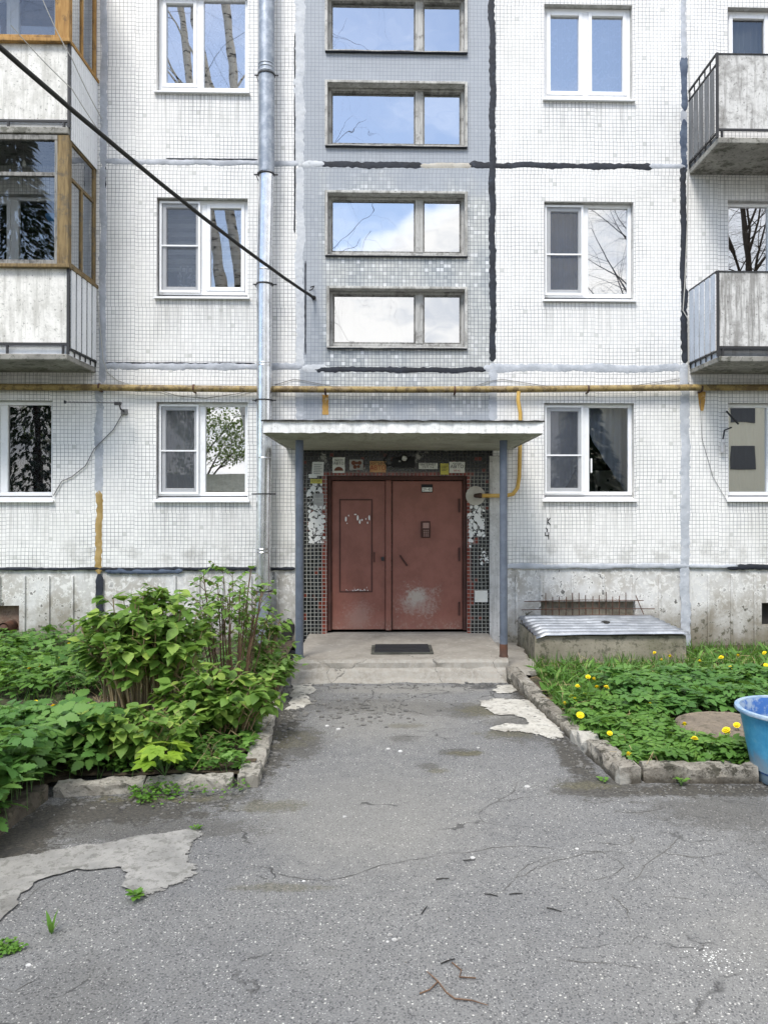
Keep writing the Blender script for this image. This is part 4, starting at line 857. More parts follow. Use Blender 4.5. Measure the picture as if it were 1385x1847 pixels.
# ------------------------------------------------------------------ notices round the door
def notice(l, t, r, b, base, label, lines=(), name='paper_notice', tilt=0., grp='notices pasted round the entrance door', cat='notice', extra=None, no=[0]):
    no[0] += 1; yy = WALL-.006-.0007*(no[0] % 5); p0, p1 = PW(l, b, yy), PW(r, t, yy); cx, cz = (p0.x+p1.x)/2, (p0.z+p1.z)/2; w_, h_ = (p1.x-p0.x)/2, (p1.z-p0.z)/2
    root = empty(name, (cx, yy, cz), label, cat, grp); mb = MB(); nx, nz = 6, 6
    for i in range(nx+1):
        for j in range(nz+1):
            u, v_ = -1+2*i/nx, -1+2*j/nz; e_ = .06*nz1(i*1.3+no[0], j*1.1) if i in (0, nx) or j in (0, nz) else 0
            mb.v.append((cx+u*w_*(1+e_), yy-.0015*abs(u)**3, cz+v_*h_*(1+e_)))
    for i in range(nx):
        for j in range(nz): a = i*(nz+1)+j; mb.f.append((a, a+nz+1, a+nz+2, a+1))
    sh_ = mb.build('sheet', base, root)
    for (txt, mt, u, v_, sz, xs_) in lines:
        f = MB()
        if txt == '---': 
            for q in range(int(sz)): f.box(cx-w_*.7, cx+w_*(.7-.25*(q % 2)), yy-.0045, yy-.004, cz+h_*(v_-.26*q)-.0025, cz+h_*(v_-.26*q)+.0025)
        else: text_mesh(f, txt, cx+u*w_, yy-.004, cz+v_*h_, sz, xs_)
        f.build('lettering', mt, root)
    if extra:
        f = MB(); extra(f, cx, cz, w_, h_, yy-.0043); f.build('picture', M['brown'] if base is not M['orange'] else M['red'], root)
    root.rotation_euler = (0, tilt, 0); return root
def blobs(f, cx, cz, w_, h_, y):
    for q in range(7):
        a, b_ = cx+random.uniform(-.7, .7)*w_, cz+random.uniform(-.6, .6)*h_; r_ = .012+.02*random.random()
        f.quad(*[(a+r_*(1+.6*nz1(k, q))*math.cos(k*.9), y-q*.0001, b_+r_*(1+.6*nz1(k, q+4))*math.sin(k*.9)) for k in range(7)])
def car(f, cx, cz, w_, h_, y):
    n = 14; f.quad(*[(cx+w_*.75*math.cos(math.pi*k/n), y, cz-h_*.72+h_*.5*math.sin(math.pi*k/n)) for k in range(n+1)])
notice(563, 833, 584, 858, M['white'], 'white sheet of small print at the top left of the door', [('---', M['ink'], 0, .6, 6, 1)], tilt=R(2))
notice(557, 855, 572, 862, M['white'], 'torn strip of white paper under the sheet of small print')
notice(600, 825, 622, 853, M['white'], 'white car advert with a brown car under its lettering', [('ВЫКУП', M['ink'], 0, .62, .035, .9), ('АВТО', M['ink'], 0, .22, .05, 1)], extra=car)
notice(630, 829, 655, 848, M['gpaper'], 'torn dark grey picture sheet left of the orange advert', extra=blobs)
notice(667, 832, 696, 852, M['orange'], 'orange car advert with red lettering above the door post', [('КУПИМ', M['ink'], 0, .55, .052, 1), ('АВТО', M['red'], 0, -.25, .085, .9)])
notice(755, 835, 789, 846, M['white'], 'long white strip notice right of the lamp', [('ИНТЕРНЕТ', M['ink'], 0, .42, .042, .95), ('ТЕЛ. 2-6', M['ink'], 0, -.42, .040, 1)])
notice(794, 836, 809, 856, M['yellow'], 'yellow green slip between the strip notice and the right car advert', [('---', M['ink'], 0, .5, 4, 1)])
notice(810, 833, 838, 853, M['white'], 'white car advert with a red bottom line at the top right of the door', [('КУПЛЮ', M['ink'], 0, .65, .03, 1), ('АВТО', M['ink'], 0, .12, .06, 1.1), ('89-45', M['red'], 0, -.6, .035, 1.1)])
notice(560, 864, 581, 872, M['yellow'], 'small yellow sticker left of the door frame', [('СТОП', M['ink'], 0, 0, .04, 1)])
notice(565, 890, 584, 915, M['gpaper'], 'grey faded poster left of the door, above the torn paper', [('---', M['white'], 0, .3, 3, 1)], tilt=R(-1))
notice(856, 1065, 879, 1086, M['white'], 'blank cream paper patch low on the mosaic right of the door')
def shreds(l, t, r, b, n, seed, label):
    n = int(n*3.2); rd = random.Random(seed); mb = MB()
    for q in range(n):
        x = rd.uniform(l, r); z = min(b, max(t, rd.gauss((t+b)/2, (b-t)/3.2))); c = PW(x, z, WALL-.003-.00003*q); a = rd.uniform(.006, .04)*rd.random()**.5; k = rd.uniform(.15, 1.1); th = rd.uniform(0, 3.1); m_ = 9
        pts = []
        for j in range(m_):
            t_ = j*2*math.pi/m_; rr = a*(1+.55*nz1(j*1.9, q)); u, v_ = rr*math.cos(t_), rr*k*math.sin(t_); pts.append((c.x+u*math.cos(th)-v_*math.sin(th), c.y, c.z+u*math.sin(th)+v_*math.cos(th)))
        mb.quad(*pts)
    tag(mb.build('torn_paper', M['flake'], None, org=(PW((l+r)/2, 0).x, WALL-.003, ZW((t+b)/2))), label, 'paper', 'torn paper left of old notices')
shreds(557, 915, 585, 978, 60, 3, 'white scraps of torn notices on the mosaic left of the door')
shreds(845, 915, 874, 966, 40, 5, 'white scraps of torn notices on the mosaic right of the door'); shreds(846, 950, 851, 985, 7, 6, 'long white paper streak close to the right door frame')
shreds(556, 874, 580, 912, 14, 8, 'few white scraps around the grey faded poster'); shreds(866, 990, 880, 1020, 9, 9, 'pale mortar scraps beside the right plaster strip')

# graffiti on the tiles
f = MB()
def stroke(f, pts, r=.006):
    for a, b_ in zip(pts, pts[1:]): p, q = PW(*a, WALL-.004), PW(*b_, WALL-.004); f.obox(p, q, .004, r*1.6, up=Vector((0, 1, 0))) if False else f.tube([p, q], r, 5)
for s_ in ([(987, 934), (987, 946)], [(992, 934), (987, 940), (992, 947)], [(984, 952), (987, 955), (986, 960)], [(983, 960), (983, 966), (989, 966)], [(989, 960), (989, 973)]): stroke(f, s_)
f.build('graffiti', M['ink'], BLD)

# ------------------------------------------------------------------ pipes, cable, antenna, wires
yp = WALL-.17
def pipe_pt(px, py): return PW(px, py, yp)
DP = empty('downpipe', (PW(476, 900, yp).x, yp, .2), 'round metal rain downpipe left of the entrance, dull grey above and shiny new below', 'downpipe')
def seg(pts, r, m, name='pipe_section'): return MB().tube(pts, r, 24).build(name, m, DP, smooth=True)
A = [pipe_pt(481, -60), pipe_pt(481, 312), pipe_pt(477, 520), pipe_pt(477, 830), pipe_pt(475, 1000), pipe_pt(475, 1070), pipe_pt(476, 1160)]
seg([A[0], A[1]], .103, M['galvold']); seg([A[1], A[2]], .097, M['galvnew']); seg([A[2], A[3]], .099, M['galvnew']); seg([A[3], A[4]], .096, M['galvnew']); seg([A[4], A[5]], .098, M['galvnew']); seg([A[5], A[6]], .092, M['galvold'])
for py, cx in ((118, 481), (124, 481), (132, 481)): c = pipe_pt(cx, py); MB().tube([c+Vector((0, 0, -.012)), c, c+Vector((0, 0, .012))], [.104, .110, .104], 24).build('joint', M['galvold'], DP, smooth=True)
for py, cx in ((488, 478), (655, 477), (660, 477), (826, 477), (990, 475), (996, 475)): c = pipe_pt(cx, py); MB().tube([c+Vector((0, 0, -.01)), c, c+Vector((0, 0, .01))], [.097, .1025, .097], 24).build('joint', M['galvnew'], DP, smooth=True)
for py, cx in ((136, 481), (315, 480), (513, 478), (722, 477), (891, 476), (1066, 475)):
    c = pipe_pt(cx, py); f = MB().tube([c+Vector((0, 0, -.008)), c+Vector((0, 0, .008))], .113, 24)
    f.box(c.x-.155, c.x-.105, c.y-.006, c.y+.006, c.z-.008, c.z+.008); f.box(c.x+.105, c.x+.155, c.y-.006, c.y+.006, c.z-.008, c.z+.008); f.tube([(c.x-.13, c.y, c.z), (c.x-.13, WALL, c.z)], .006, 6)
    f.build('clamp', M['iron'], DP)
yg = WALL-.10
GP = empty('gas_pipe', (0, yg, PW(700, 702, yg).z), 'long horizontal ochre gas pipe running across the whole facade above the canopy', 'gas pipe')
MB().tube([PW(x, y, yg) for x, y in ((-250, 697), (0, 698), (180, 699), (470, 702), (720, 703), (940, 702), (1245, 699), (1385, 699), (1650, 698))], .043, 16).build('main', M['gas'], GP, smooth=True)
yb = WALL-.12
pts = [(935, 706), (934, 722), (938, 745), (938, 780), (936, 860), (933, 880), (925, 891), (912, 894), (880, 894), (866, 894)]
MB().tube([PW(x, y, yb) for x, y in pts], .026, 12).build('branch', mat('yellow_pipe_paint', f_seam(S(196, 156, 74), S(208, 172, 96), S(170, 140, 96))), GP, smooth=True)
c = PW(866, 894, yb); MB().tube([c+Vector((.02, 0, 0)), c, c+Vector((-.03, .01, 0)), (c.x-.05, WALL-.01, c.z)], [.032, .036, .03, .028], 10).build('valve', M['rust'], GP, smooth=True)
MB().tube([(c.x-.05, WALL-.012, c.z), (c.x-.05, WALL-.001, c.z)], [.10, .13], 18).build('mortar_collar', M['seambeige'], GP, smooth=True)
for x, y in ((587, 704), (1264, 700), (180, 698), (350, 700), (820, 703), (1060, 701)):
    c = PW(x, y, yg); f = MB().box(c.x-.01, c.x+.01, yg, WALL, c.z-.055, c.z-.04); f.tube([c+Vector((-.012, 0, 0)), c+Vector((.012, 0, 0))], .047, 14); f.build('bracket', M['rust'], GP)
for (x, t, b_, w_) in ((587, 712, 748, 12), (1265, 706, 741, 14)):
    n = 10; f = MB()
    for q in range(n+1):
        z = t+(b_-t)*q/n; c = PW(x, z, WALL-.004); hw = w_/272*(1-.6*(q/n)**2 if x > 1000 else 1-.15*abs(math.sin(q*2.1))); f.v += [(c.x-hw, c.y, c.z), (c.x+hw, c.y, c.z)]
    i = len(f.v)-2*(n+1)
    for q in range(n): f.f.append((i+2*q, i+2*q+1, i+2*q+3, i+2*q+2))
    f.build('rust_drip', mat('ochre_drip', f_seam(S(176, 132, 60), S(196, 156, 88), S(206, 196, 170))), BLD)

def hang(pts, r, m, name, label, cat, seg=6, grp=None):
    a = Vector(pts[0]); return tag(MB().tube(pts, r, seg).build(name, m, None, smooth=True, org=a), label, cat, grp)
e0 = PW(-120, -20, 4.6); e1 = PW(566, 537, WALL-.02); pts = []
for q in range(33):
    t = q/32; p = e0.lerp(e1, t); p.z -= .42*4*t*(1-t)*.22; p += Vector((.004*nz1(q*2.), 0, .005*nz1(q*1.5, 3))); pts.append(p)
CB = empty('overhead_cable', e1, 'thick black overhead cable coming down to the stairwell wall between the two lower landing windows', 'cable')
MB().tube(pts, .019, 8).build('main_cable', M['cable'], CB, smooth=True)
f = MB().tube([PW(558, 524, WALL-.05), PW(563, 522, WALL-.06), PW(567, 516, WALL-.04), PW(560, 518, WALL-.02)], .008, 6); f.tube([PW(566, 537, WALL-.03), PW(566, 537, WALL)], .03, 8); f.build('anchor', M['iron'], CB)
def catn(a, ya, b_, yb_, sag, n=18):
    p, q = PW(*a, ya), PW(*b_, yb_); out = []
    for k in range(n+1):
        t = k/n; v_ = p.lerp(q, t); v_.z -= sag*4*t*(1-t); out.append(v_)
    return out
hang(catn((66, -30), YF-.3, (130, 105), YF-.05, .05)+catn((130, 105), YF-.05, (185, 215), WALL-.02, .03), .006, M['wire'], 'wire', 'thin pale wire crossing the upper left balcony', 'wire')
hang(catn((20, 45), YF-.9, (130, 160), YF-.4, .02)+catn((130, 160), YF-.4, (200, 265), WALL-.02, .02), .005, M['wire'], 'wire', 'thin pale wire running close under the black cable at the upper left', 'wire')
hang([PW(x, y, WALL-.02) for x, y in ((174, 520), (178, 560), (182, 600), (187, 650), (195, 672), (212, 686), (235, 694))], .006, M['wire'], 'wire', 'pale wire hanging down the seam beside the lower left balcony', 'wire')
hang([PW(x, y, WALL-.02) for x, y in ((1241, 100), (1243, 180), (1241, 280), (1239, 400), (1234, 520), (1231, 560), (1240, 575), (1241, 690))], .007, M['wire'], 'wire', 'pale cable running down the dark seam beside the right balconies', 'wire')
hang([PW(x, y, WALL-.015) for x, y in ((496, 694), (530, 684), (545, 686), (600, 697))], .004, M['gwire'], 'wire', 'short thin wire arched over the gas pipe right of the downpipe', 'wire')
hang([PW(x, y, WALL-.015) for x, y in ((855, 697), (880, 688), (905, 684), (950, 691), (1010, 700), (1120, 699), (1225, 683))], .004, M['gwire'], 'wire', 'long thin wire sagging over the gas pipe right of the stairwell', 'wire')
hang([PW(x, y, WALL-.015) for x, y in ((200, 700), (290, 705), (320, 714), (370, 718), (430, 710), (462, 702))], .004, M['gwire'], 'wire', 'thin wire sagging under the gas pipe above the left ground floor window', 'wire')
hang([PW(x, y, WALL-.015) for x, y in ((1262, 720), (1265, 790), (1285, 860), (1311, 905))], .003, M['gwire'], 'wire', 'very thin wire curving down from the gas pipe to the right edge window', 'wire')
f = [PW(x, y, WALL-.12) for x, y in ((1310, 742), (1318, 752), (1331, 765))]
hk_ = empty('drying_rack_arm', f[0], 'bent black metal arm of a clothes line at the right edge window', 'bracket')
MB().tube([PW(1310, 742, WALL), *f], .012, 6).build('upper_arm', M['iron'], hk_, smooth=True)
MB().tube([PW(1318, 771, WALL), PW(1306, 776, WALL-.12), PW(1303, 792, WALL-.13)], .011, 6).build('lower_arm', M['iron'], hk_, smooth=True)
MB().tube([PW(1302, 798, WALL-.05), PW(1303, 816, WALL-.05)], .03, 8).build('insulator', M['pvcg'], hk_, smooth=True)
# antenna
AN = empty('tv_antenna', PW(222, 742), 'small yagi aerial with short rods beside the left ground floor window', 'antenna')
ya = WALL-.28; MB().tube([PW(119, 725, ya), PW(221, 727, ya)], .007, 6).build('boom', M['gwire'], AN)
for q in range(15):
    x = 124+q*6.6; c = PW(x, 725.4, ya); MB().tube([c+Vector((0, -.10, .012)), c+Vector((0, .10, -.012))], .003, 5).build('rod', M['pvcg'], AN)
c = PW(213, 728, ya); MB().box(c.x-.04, c.x+.04, c.y-.02, c.y+.02, c.z-.02, c.z+.02).build('balun', M['iron'], AN)
MB().tube([PW(216, 729, ya), PW(218, 738, ya+.1), PW(225, 742, WALL)], .010, 6).build('arm', M['iron'], AN); c = PW(225, 743, WALL-.01); MB().box(c.x-.04, c.x+.04, WALL-.03, WALL, c.z-.035, c.z+.035).build('wall_plate', M['gwire'], AN)
MB().box(PW(118, 725, ya).x-.012, PW(118, 725, ya).x+.012, ya-.012, ya+.012, PW(118, 725, ya).z-.02, PW(118, 725, ya).z+.02).build('end_cap', M['iron'], AN)
MB().tube([PW(x, y, WALL-.02) for x, y in ((222, 745), (205, 775), (170, 810), (155, 840), (130, 860), (112, 868), (97, 894))], .006, 6).build('lead', M['gwire'], AN, smooth=True)

# rusty pipe stub in the broken plinth
c = PW(14, 1131, WALL); f = MB().tube([(c.x, WALL+.15, c.z), (c.x, WALL-.10, c.z)], [.07, .07], 18, cap=False); f.tube([(c.x, WALL-.10, c.z), (c.x, WALL-.10, c.z), (c.x, WALL+.1, c.z)], [.07, .052, .052], 18, cap=False)
tag(f.build('pipe_stub', M['rust'], None, smooth=True, org=c), 'rusty pipe stub sticking out of the broken plinth at the left edge', 'pipe')
# rebar grid before the vent
f = MB()
for px in range(984, 1140, 12): d = random.uniform(-3, 3); f.tube([PW(px, 1116, WALL-.03), PW(px+d*.3, 1072+random.uniform(-5, 5), WALL-.03)], .006, 5)
for py, a, b_ in ((1083, 945, 1160), (1098, 940, 1180), (1110, 965, 1175)): f.tube([PW(a, py+2, WALL-.045), PW((a+b_)/2, py-1, WALL-.045), PW(b_, py, WALL-.045)], .006, 5)
f.tube([PW(1146, 1074, WALL-.05), PW(1160, 1108, WALL-.05)], .006, 5)
tag(f.build('rebar_grid', M['rust'], None, org=PW(1060, 1116, WALL)), 'rusty welded rod grid over the long basement opening above the corrugated sheet', 'grille')
# flat dark patches paint the shaded, stained hole where the pipe meets the plinth
def blotch(cx, cy, rx, ry, m, name, seed, y=WALL+.012):
    c = PW(cx, cy, y); n = 44; pts = []
    for k in range(n): t = 2*math.pi*k/n; rr = 1+.35*nz1(math.cos(t)*2+seed, math.sin(t)*2)+.2*nz1(math.cos(t)*7+seed, math.sin(t)*7); pts.append((c.x+rx/136*rr*math.cos(t), y, c.z+ry/136*rr*math.sin(t)))
    return MB().quad(*pts).build(name, m, BLD)
blotch(519, 1135, 12, 20, M['felt'], 'dark_plinth_hole_patch', 3); blotch(514, 1168, 16, 14, M['felt'], 'dark_plinth_hole_patch', 8)

# ------------------------------------------------------------------ light well with corrugated sheet
PX0, PX1, PY0 = 1.745, PW(1236, 1140, 8.78).x, 8.78; zt = PG(1100, 1147, 0).z; ztop = PW(1100, 1147, PY0).z
f = MB(); nx = 40
for q in range(nx+1):
    x = PX0+(PX1-PX0)*q/nx
    for j in range(9): z = -.05+(ztop+.05)*j/8; f.v.append((x, PY0+.012*nz1(x*3, z*5)-(.02*(1-j/8)), z+(.01*nz1(x*5) if j == 8 else 0)))
for q in range(nx):
    for j in range(8): f.f.append((q*9+j, q*9+9+j, q*9+10+j, q*9+j+1))
f.quad((PX0, PY0, -.05), (PX0, PY0, ztop), (PX0, WALL, ztop), (PX0, WALL, -.05)); f.quad((PX1, PY0, -.05), (PX1, WALL, -.05), (PX1, WALL, ztop), (PX1, PY0, ztop))
f.quad((PX0, PY0+.12, ztop-.01), (PX1, PY0+.12, ztop-.01), (PX1, PY0, ztop), (PX0, PY0, ztop)); f.quad((PX0+.12, PY0+.1, ztop-.4), (PX1-.1, PY0+.1, ztop-.4), (PX1-.1, WALL, ztop-.4), (PX0+.12, WALL, ztop-.4))
tag(f.build('light_well', M['pit'], None, org=(2.6, 9.3, 0)), 'low mossy concrete box against the plinth right of the entrance', 'light well')
f = MB(); L0, L1 = PX0-.02, PX1+.03; ny = 96
for j in range(ny+1):
    y = PY0-.05+(WALL-.03-PY0+.05)*j/ny; hc = .024*math.cos((y-PY0)*2*math.pi/.15); tt = j/ny
    sl_ = .055*tt
    for q in range(27):
        t = q/26; x = L0+(L1-L0)*t+(.06*tt if t > .5 else 0); z = ztop+.035+sl_+hc+.012*nz1(x*2, y*2)
        if t < .07: z -= (.07-t)/.07*.04*(1.2-tt); x += .03*(1-tt)
        if q == 26: z -= .01
        f.v.append((x-(.16*tt*max(0, t-.8)/.2), y, z))
for j in range(ny):
    for q in range(26): f.f.append((j*27+q, j*27+q+1, j*27+28+q, j*27+27+q))
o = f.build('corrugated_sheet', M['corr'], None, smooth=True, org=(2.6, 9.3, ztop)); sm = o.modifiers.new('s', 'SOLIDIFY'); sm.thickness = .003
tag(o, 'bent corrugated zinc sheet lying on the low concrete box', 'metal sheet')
c = PG(1092, 1124, ztop+.075); tag(MB().quad(*[(c.x+.07*math.cos(t*.7)*(1+.2*nz1(t)), c.y+.04*math.sin(t*.7), ztop+.10+.004*t/9) for t in range(9)]).build('stone', M['felt'], None, org=c) if False else MB().lathe((c.x, c.y, ztop+.075), [(.01, .0), (.06, .005), (.055, .02), (.02, .03)], 9).build('stone', M['felt'], None, org=c), 'dark flat stone on the corrugated sheet', 'stone')

# ------------------------------------------------------------------ kerbs
M['kerbl'] = mat('pale_kerb', f_concrete(S(138, 133, 123), S(170, 166, 156), S(84, 78, 68), .6, 1.8))
def kerb(p, q, wd, h, label, seed, m=None, zb=-.04, rough=.018, grp='worn concrete kerb stones round the beds', name='kerb_stone', tilt=0):
    p = Vector((p[0], p[1], 0)); q = Vector((q[0], q[1], 0)); d = q-p; L = d.length; d.normalize(); n = Vector((d.y, -d.x, 0))
    nl = max(4, int(L/.035)); prof = [(-.5, zb), (-.5, h*.35), (-.5, h*.8), (-.47, h*.96), (-.3, h), (0, h), (.3, h), (.47, h*.96), (.5, h*.8), (.5, h*.35), (.5, zb)]; k = len(prof); f = MB()
    for i in range(nl+1):
        t = i/nl; e_ = 1-.02*(i in (0, nl))
        for a, z in prof:
            P = p+d*(L*t)+n*(a*wd*e_); nn = nz1(P.x*9+seed, P.y*9, z*9)*rough+nz1(P.x*30, P.y*30+seed, z*30)*rough*.6; chip = -.16*max(0, nz1(P.x*6+a, P.y*6+seed*3)-.18)*(1 if z > h*.7 else .3)
            f.v.append((P.x+n.x*nn, P.y+n.y*nn, z*(e_ if z > 0 else 1)+nn*(z > 0)+chip+tilt*(t-.5)))
    for i in range(nl):
        for j in range(k-1): f.f.append((i*k+j, i*k+j+1, i*k+k+j+1, i*k+k+j))
    f.f += [tuple(range(k)), tuple(nl*k+j for j in reversed(range(k)))]
    c = (p+q)/2; o = f.build(name, m or M['kerb'], None, org=(c.x, c.y, 0)); return tag(o, label, 'kerb', grp)
kerb((-1.16, 8.02), (-1.10, 7.05), .12, .10, 'kerb stone under the leaves by the left foot of the porch', 1)
kerb((-1.095, 7.03), (-1.01, 6.02), .12, .075, 'left path kerb stone half hidden under the shrub', 2, m=M['kerbl'])
kerb((-1.005, 6.0), (-.95, 5.07), .145, .08, 'whitish end kerb stone at the corner of the left bed', 3, m=M['kerbl'])
kerb((-1.06, 5.12), (-1.63, 5.06), .12, .07, 'short kerb stone running left from the corner behind the green weeds', 4, m=M['kerbl'])
kerb((-1.64, 5.06), (-2.20, 4.98), .12, .075, 'pale kerb stone at the front of the left bed', 5, m=M['kerbl'])
kerb((-2.27, 4.9), (-2.33, 4.1), .12, .10, 'dark kerb stone at the lower left under big leaves', 6, m=mat('dark_kerb', f_concrete(S(78, 72, 62), S(104, 96, 84), S(52, 48, 42), .6, 1.5)))
kerb((-2.34, 4.08), (-2.40, 3.1), .12, .09, 'dark kerb stone cut by the left photo edge', 7, m=bpy.data.materials['dark_kerb'])
kerb((-3.35, 6.6), (-2.45, 6.9), .10, .12, 'dark kerb piece lying inside the left bed behind the plants', 8, m=bpy.data.materials['dark_kerb'])
kerb((1.34, 8.06), (1.44, 7.2), .13, .14, 'crumbled kerb stone beside the right foot of the porch', 9, rough=.028, tilt=-.05)
kerb((1.445, 7.17), (1.52, 6.35), .13, .085, 'sunken kerb stone beside the whitish mortar patch', 10, rough=.024)
kerb((1.525, 6.32), (1.57, 5.9), .12, .075, 'short blackened kerb piece between two longer right kerb stones', 11, rough=.022)
kerb((1.575, 5.88), (1.665, 5.07), .155, .125, 'large kerb stone ending at the corner of the right bed', 12, rough=.018)
kerb((1.77, 5.15), (2.55, 5.12), .14, .115, 'mossy front kerb stone of the right bed left of the bucket', 13, rough=.02)
kerb((2.57, 5.12), (3.6, 5.14), .14, .12, 'front kerb stone of the right bed behind the bucket', 14, rough=.018)

# manhole ring
c = PG(1312, 1304, .16); f = MB().lathe((c.x, c.y, 0), [(.41, -.05), (.41, .10), (.40, .135), (.37, .15), (.36, .142), (.30, .145), (.0, .15)], 48)
for i, v_ in enumerate(f.v): f.v[i] = (v_[0]+.012*nz1(v_[0]*8, v_[1]*8), v_[1]+.012*nz1(v_[0]*8, v_[1]*8, 4), v_[2]+.008*nz1(v_[0]*14, v_[1]*14))
tag(f.build('manhole_cover', mat('brown_concrete', f_concrete(S(112, 102, 90), S(132, 120, 104), S(80, 72, 62), .4, 2)), None, org=(c.x, c.y, 0)), 'round brown concrete well cover among the weeds behind the bucket', 'manhole cover')

# dry stalks in both beds
def dry(poly, n, zf, zp):
    f = MB()
    for x, y in in_world(poly, zp, n):
        a = random.uniform(0, 6.28); l = random.uniform(.06, .22); z = zf(x, y); f.tube([(x, y, z+.01), (x+l*.5*math.cos(a), y+l*.5*math.sin(a), z+.04+random.random()*.1), (x+l*math.cos(a), y+l*math.sin(a), z+.03+random.random()*.12)], .0018, 3, cap=False)
    return f
# bucket
c = PG(1424, 1408, 0); bz = 0.0; rb, rt, H_ = .235, .335, .50; cb = (c.x, c.y, bz)
BK = empty('bucket', cb, 'large worn blue plastic tub standing on the asphalt at the right edge', 'bucket')
MB().lathe(cb, [(rb*.96, 0.004), (rb, .012), (rb+.004, .085), (rb+.018, .09), (rb+.018, .10), (rt-.012, H_-.03), (rt, H_)], 56, cap=False).build('body', M['bucket'], BK, smooth=True)
MB().lathe(cb, [(rb*.9, .02), (rb-.004, .03), (rt-.03, H_-.04), (rt-.014, H_-.001)], 56, cap=False).build('inside', M['bucketi'], BK, smooth=True)
MB().lathe(cb, [(.01, .021), (rb*.92, .022)], 56, cap=False).build('bottom', M['bucketi'], BK)
MB().lathe(cb, [(rt-.016, H_-.006), (rt-.014, H_+.004), (rt+.002, H_+.008), (rt+.018, H_+.004), (rt+.022, H_-.012), (rt+.018, H_-.02), (rt+.004, H_-.014)], 56, cap=False).build('rim', M['bucketr'], BK, smooth=True)

# ------------------------------------------------------------------ foliage
def f_leaf(c0, c1, c2, tr=.3):
    def mk(name):
        m = bpy.data.materials.new(name); m.use_nodes = True; nt = m.node_tree; g = G(nt); b = nt.nodes['Principled BSDF']
        r = g.n('ShaderNodeAttribute', attribute_name='rnd').outputs['Fac']
        c = g.mix(g.ss(r, 0, .55), c0, c1); c = g.mix(g.ss(r, .7, 1), c, c2)
        nt.links.new(c, b.inputs['Base Color']); b.inputs['Roughness'].default_value = .45; b.inputs['Specular IOR Level'].default_value = .35
        t = g.n('ShaderNodeBsdfTranslucent', {'Color': g.mix(.5, c, (.25, .42, .05, 1))})
        nt.links.new(g.n('ShaderNodeMixShader', {0: tr, 1: b.outputs[0], 2: t.outputs[0]}).outputs[0], nt.nodes['Material Output'].inputs[0]); return m
    return mk
L = {'bush': f_leaf((.105, .205, .034, 1), (.17, .295, .055, 1), (.33, .45, .09, 1))('shrub_leaf'), 'bush2': f_leaf((.115, .22, .04, 1), (.18, .31, .065, 1), (.26, .41, .11, 1))('young_shrub_leaf'),
     'gout': f_leaf((.058, .15, .035, 1), (.10, .225, .05, 1), (.155, .295, .07, 1), .3)('large_weed_leaf'), 'gout2': f_leaf((.07, .165, .03, 1), (.115, .24, .045, 1), (.18, .33, .065, 1))('light_weed_leaf'),
     'grass': f_leaf((.05, .13, .022, 1), (.09, .20, .032, 1), (.17, .26, .06, 1))('grass_blade'), 'tiny': f_leaf((.075, .19, .025, 1), (.12, .26, .035, 1), (.17, .31, .06, 1))('small_weed_leaf'),
     'maple': f_leaf((.20, .34, .03, 1), (.27, .42, .04, 1), (.33, .47, .06, 1))('maple_seedling_leaf'), 'tree': f_leaf((.12, .18, .04, 1), (.18, .25, .06, 1), (.26, .32, .09, 1))('spring_tree_leaf'),
     'spruce': f_leaf((.010, .028, .012, 1), (.018, .04, .016, 1), (.03, .055, .02, 1), .05)('spruce_needles')}
M['stem'] = mat('shrub_stem', f_seam(S(140, 116, 88), S(168, 146, 114), S(96, 78, 58))); M['stemd'] = mat('dark_stem', f_seam(S(92, 70, 54), S(126, 100, 78), S(66, 52, 42)))
M['straw'] = mat('dry_straw', col=S(168, 148, 110), rough=.9); M['petal'] = mat('dandelion_petal', col=(.86, .68, .01, 1), rough=.8); M['gstem'] = mat('green_stem', col=(.07, .14, .035, 1), rough=.6); M['dry'] = mat('dry_twig', col=S(112, 96, 76), rough=.9)
def T_ovate(w_=.36, fold=.07, droop=.14):
    xs = [0, .14, .34, .58, .80, 1.0]; hw = [0, .62, 1., .86, .46, 0]; v_ = []; f = []
    for x, h in zip(xs, hw):
        z = -droop*x*x
        v_ += [(x, -h*w_, z+fold*h), (x, 0, z), (x, h*w_, z+fold*h)]
    for i in range(5):
        a = 3*i; b_ = a+3
        f += [(a, b_, a+1), (a+1, b_, b_+1), (a+1, b_+1, a+2), (a+2, b_+1, b_+2)]
    f = [t for t in f if len({v_[k] for k in t}) == 3]
    return np.array(v_), np.array(f)
def T_serr():       # toothed leaflet
    xs = [0, .16, .27, .30, .46, .50, .66, .70, .84, .87, 1.0]; hw = [0, .62, .92, .68, .96, .66, .78, .48, .5, .26, 0]; v_ = []; f = []
    for x, h in zip(xs, hw):
        z = -.16*x*x; v_ += [(x, -h*.37, z+.06*h), (x, 0, z), (x, h*.37, z+.06*h)]
    for i in range(len(xs)-1):
        a = 3*i; b_ = a+3; f += [(a, b_, a+1), (a+1, b_, b_+1), (a+1, b_+1, a+2), (a+2, b_+1, b_+2)]
    f = [t for t in f if len({v_[k] for k in t}) == 3]; return np.array(v_), np.array(f)
def T_multi(t, parts):                              # several leaflets in one leaf: (angle, scale, offset, base shift)
    V, F = [], []; n = 0
    for a, s_, off, dz in parts:
        c, q = math.cos(R(a)), math.sin(R(a)); v_ = t[0]*s_; v_ = v_+np.array([off, 0, 0]); v_ = np.stack([v_[:, 0]*c-v_[:, 1]*q, v_[:, 0]*q+v_[:, 1]*c, v_[:, 2]+dz], 1)
        V.append(v_); F.append(t[1]+n); n += len(v_)
    return np.concatenate(V), np.concatenate(F)
OV = T_ovate(); SER = T_serr()
def shift(t, dx): return (t[0]+np.array([dx, 0, 0]), t[1])
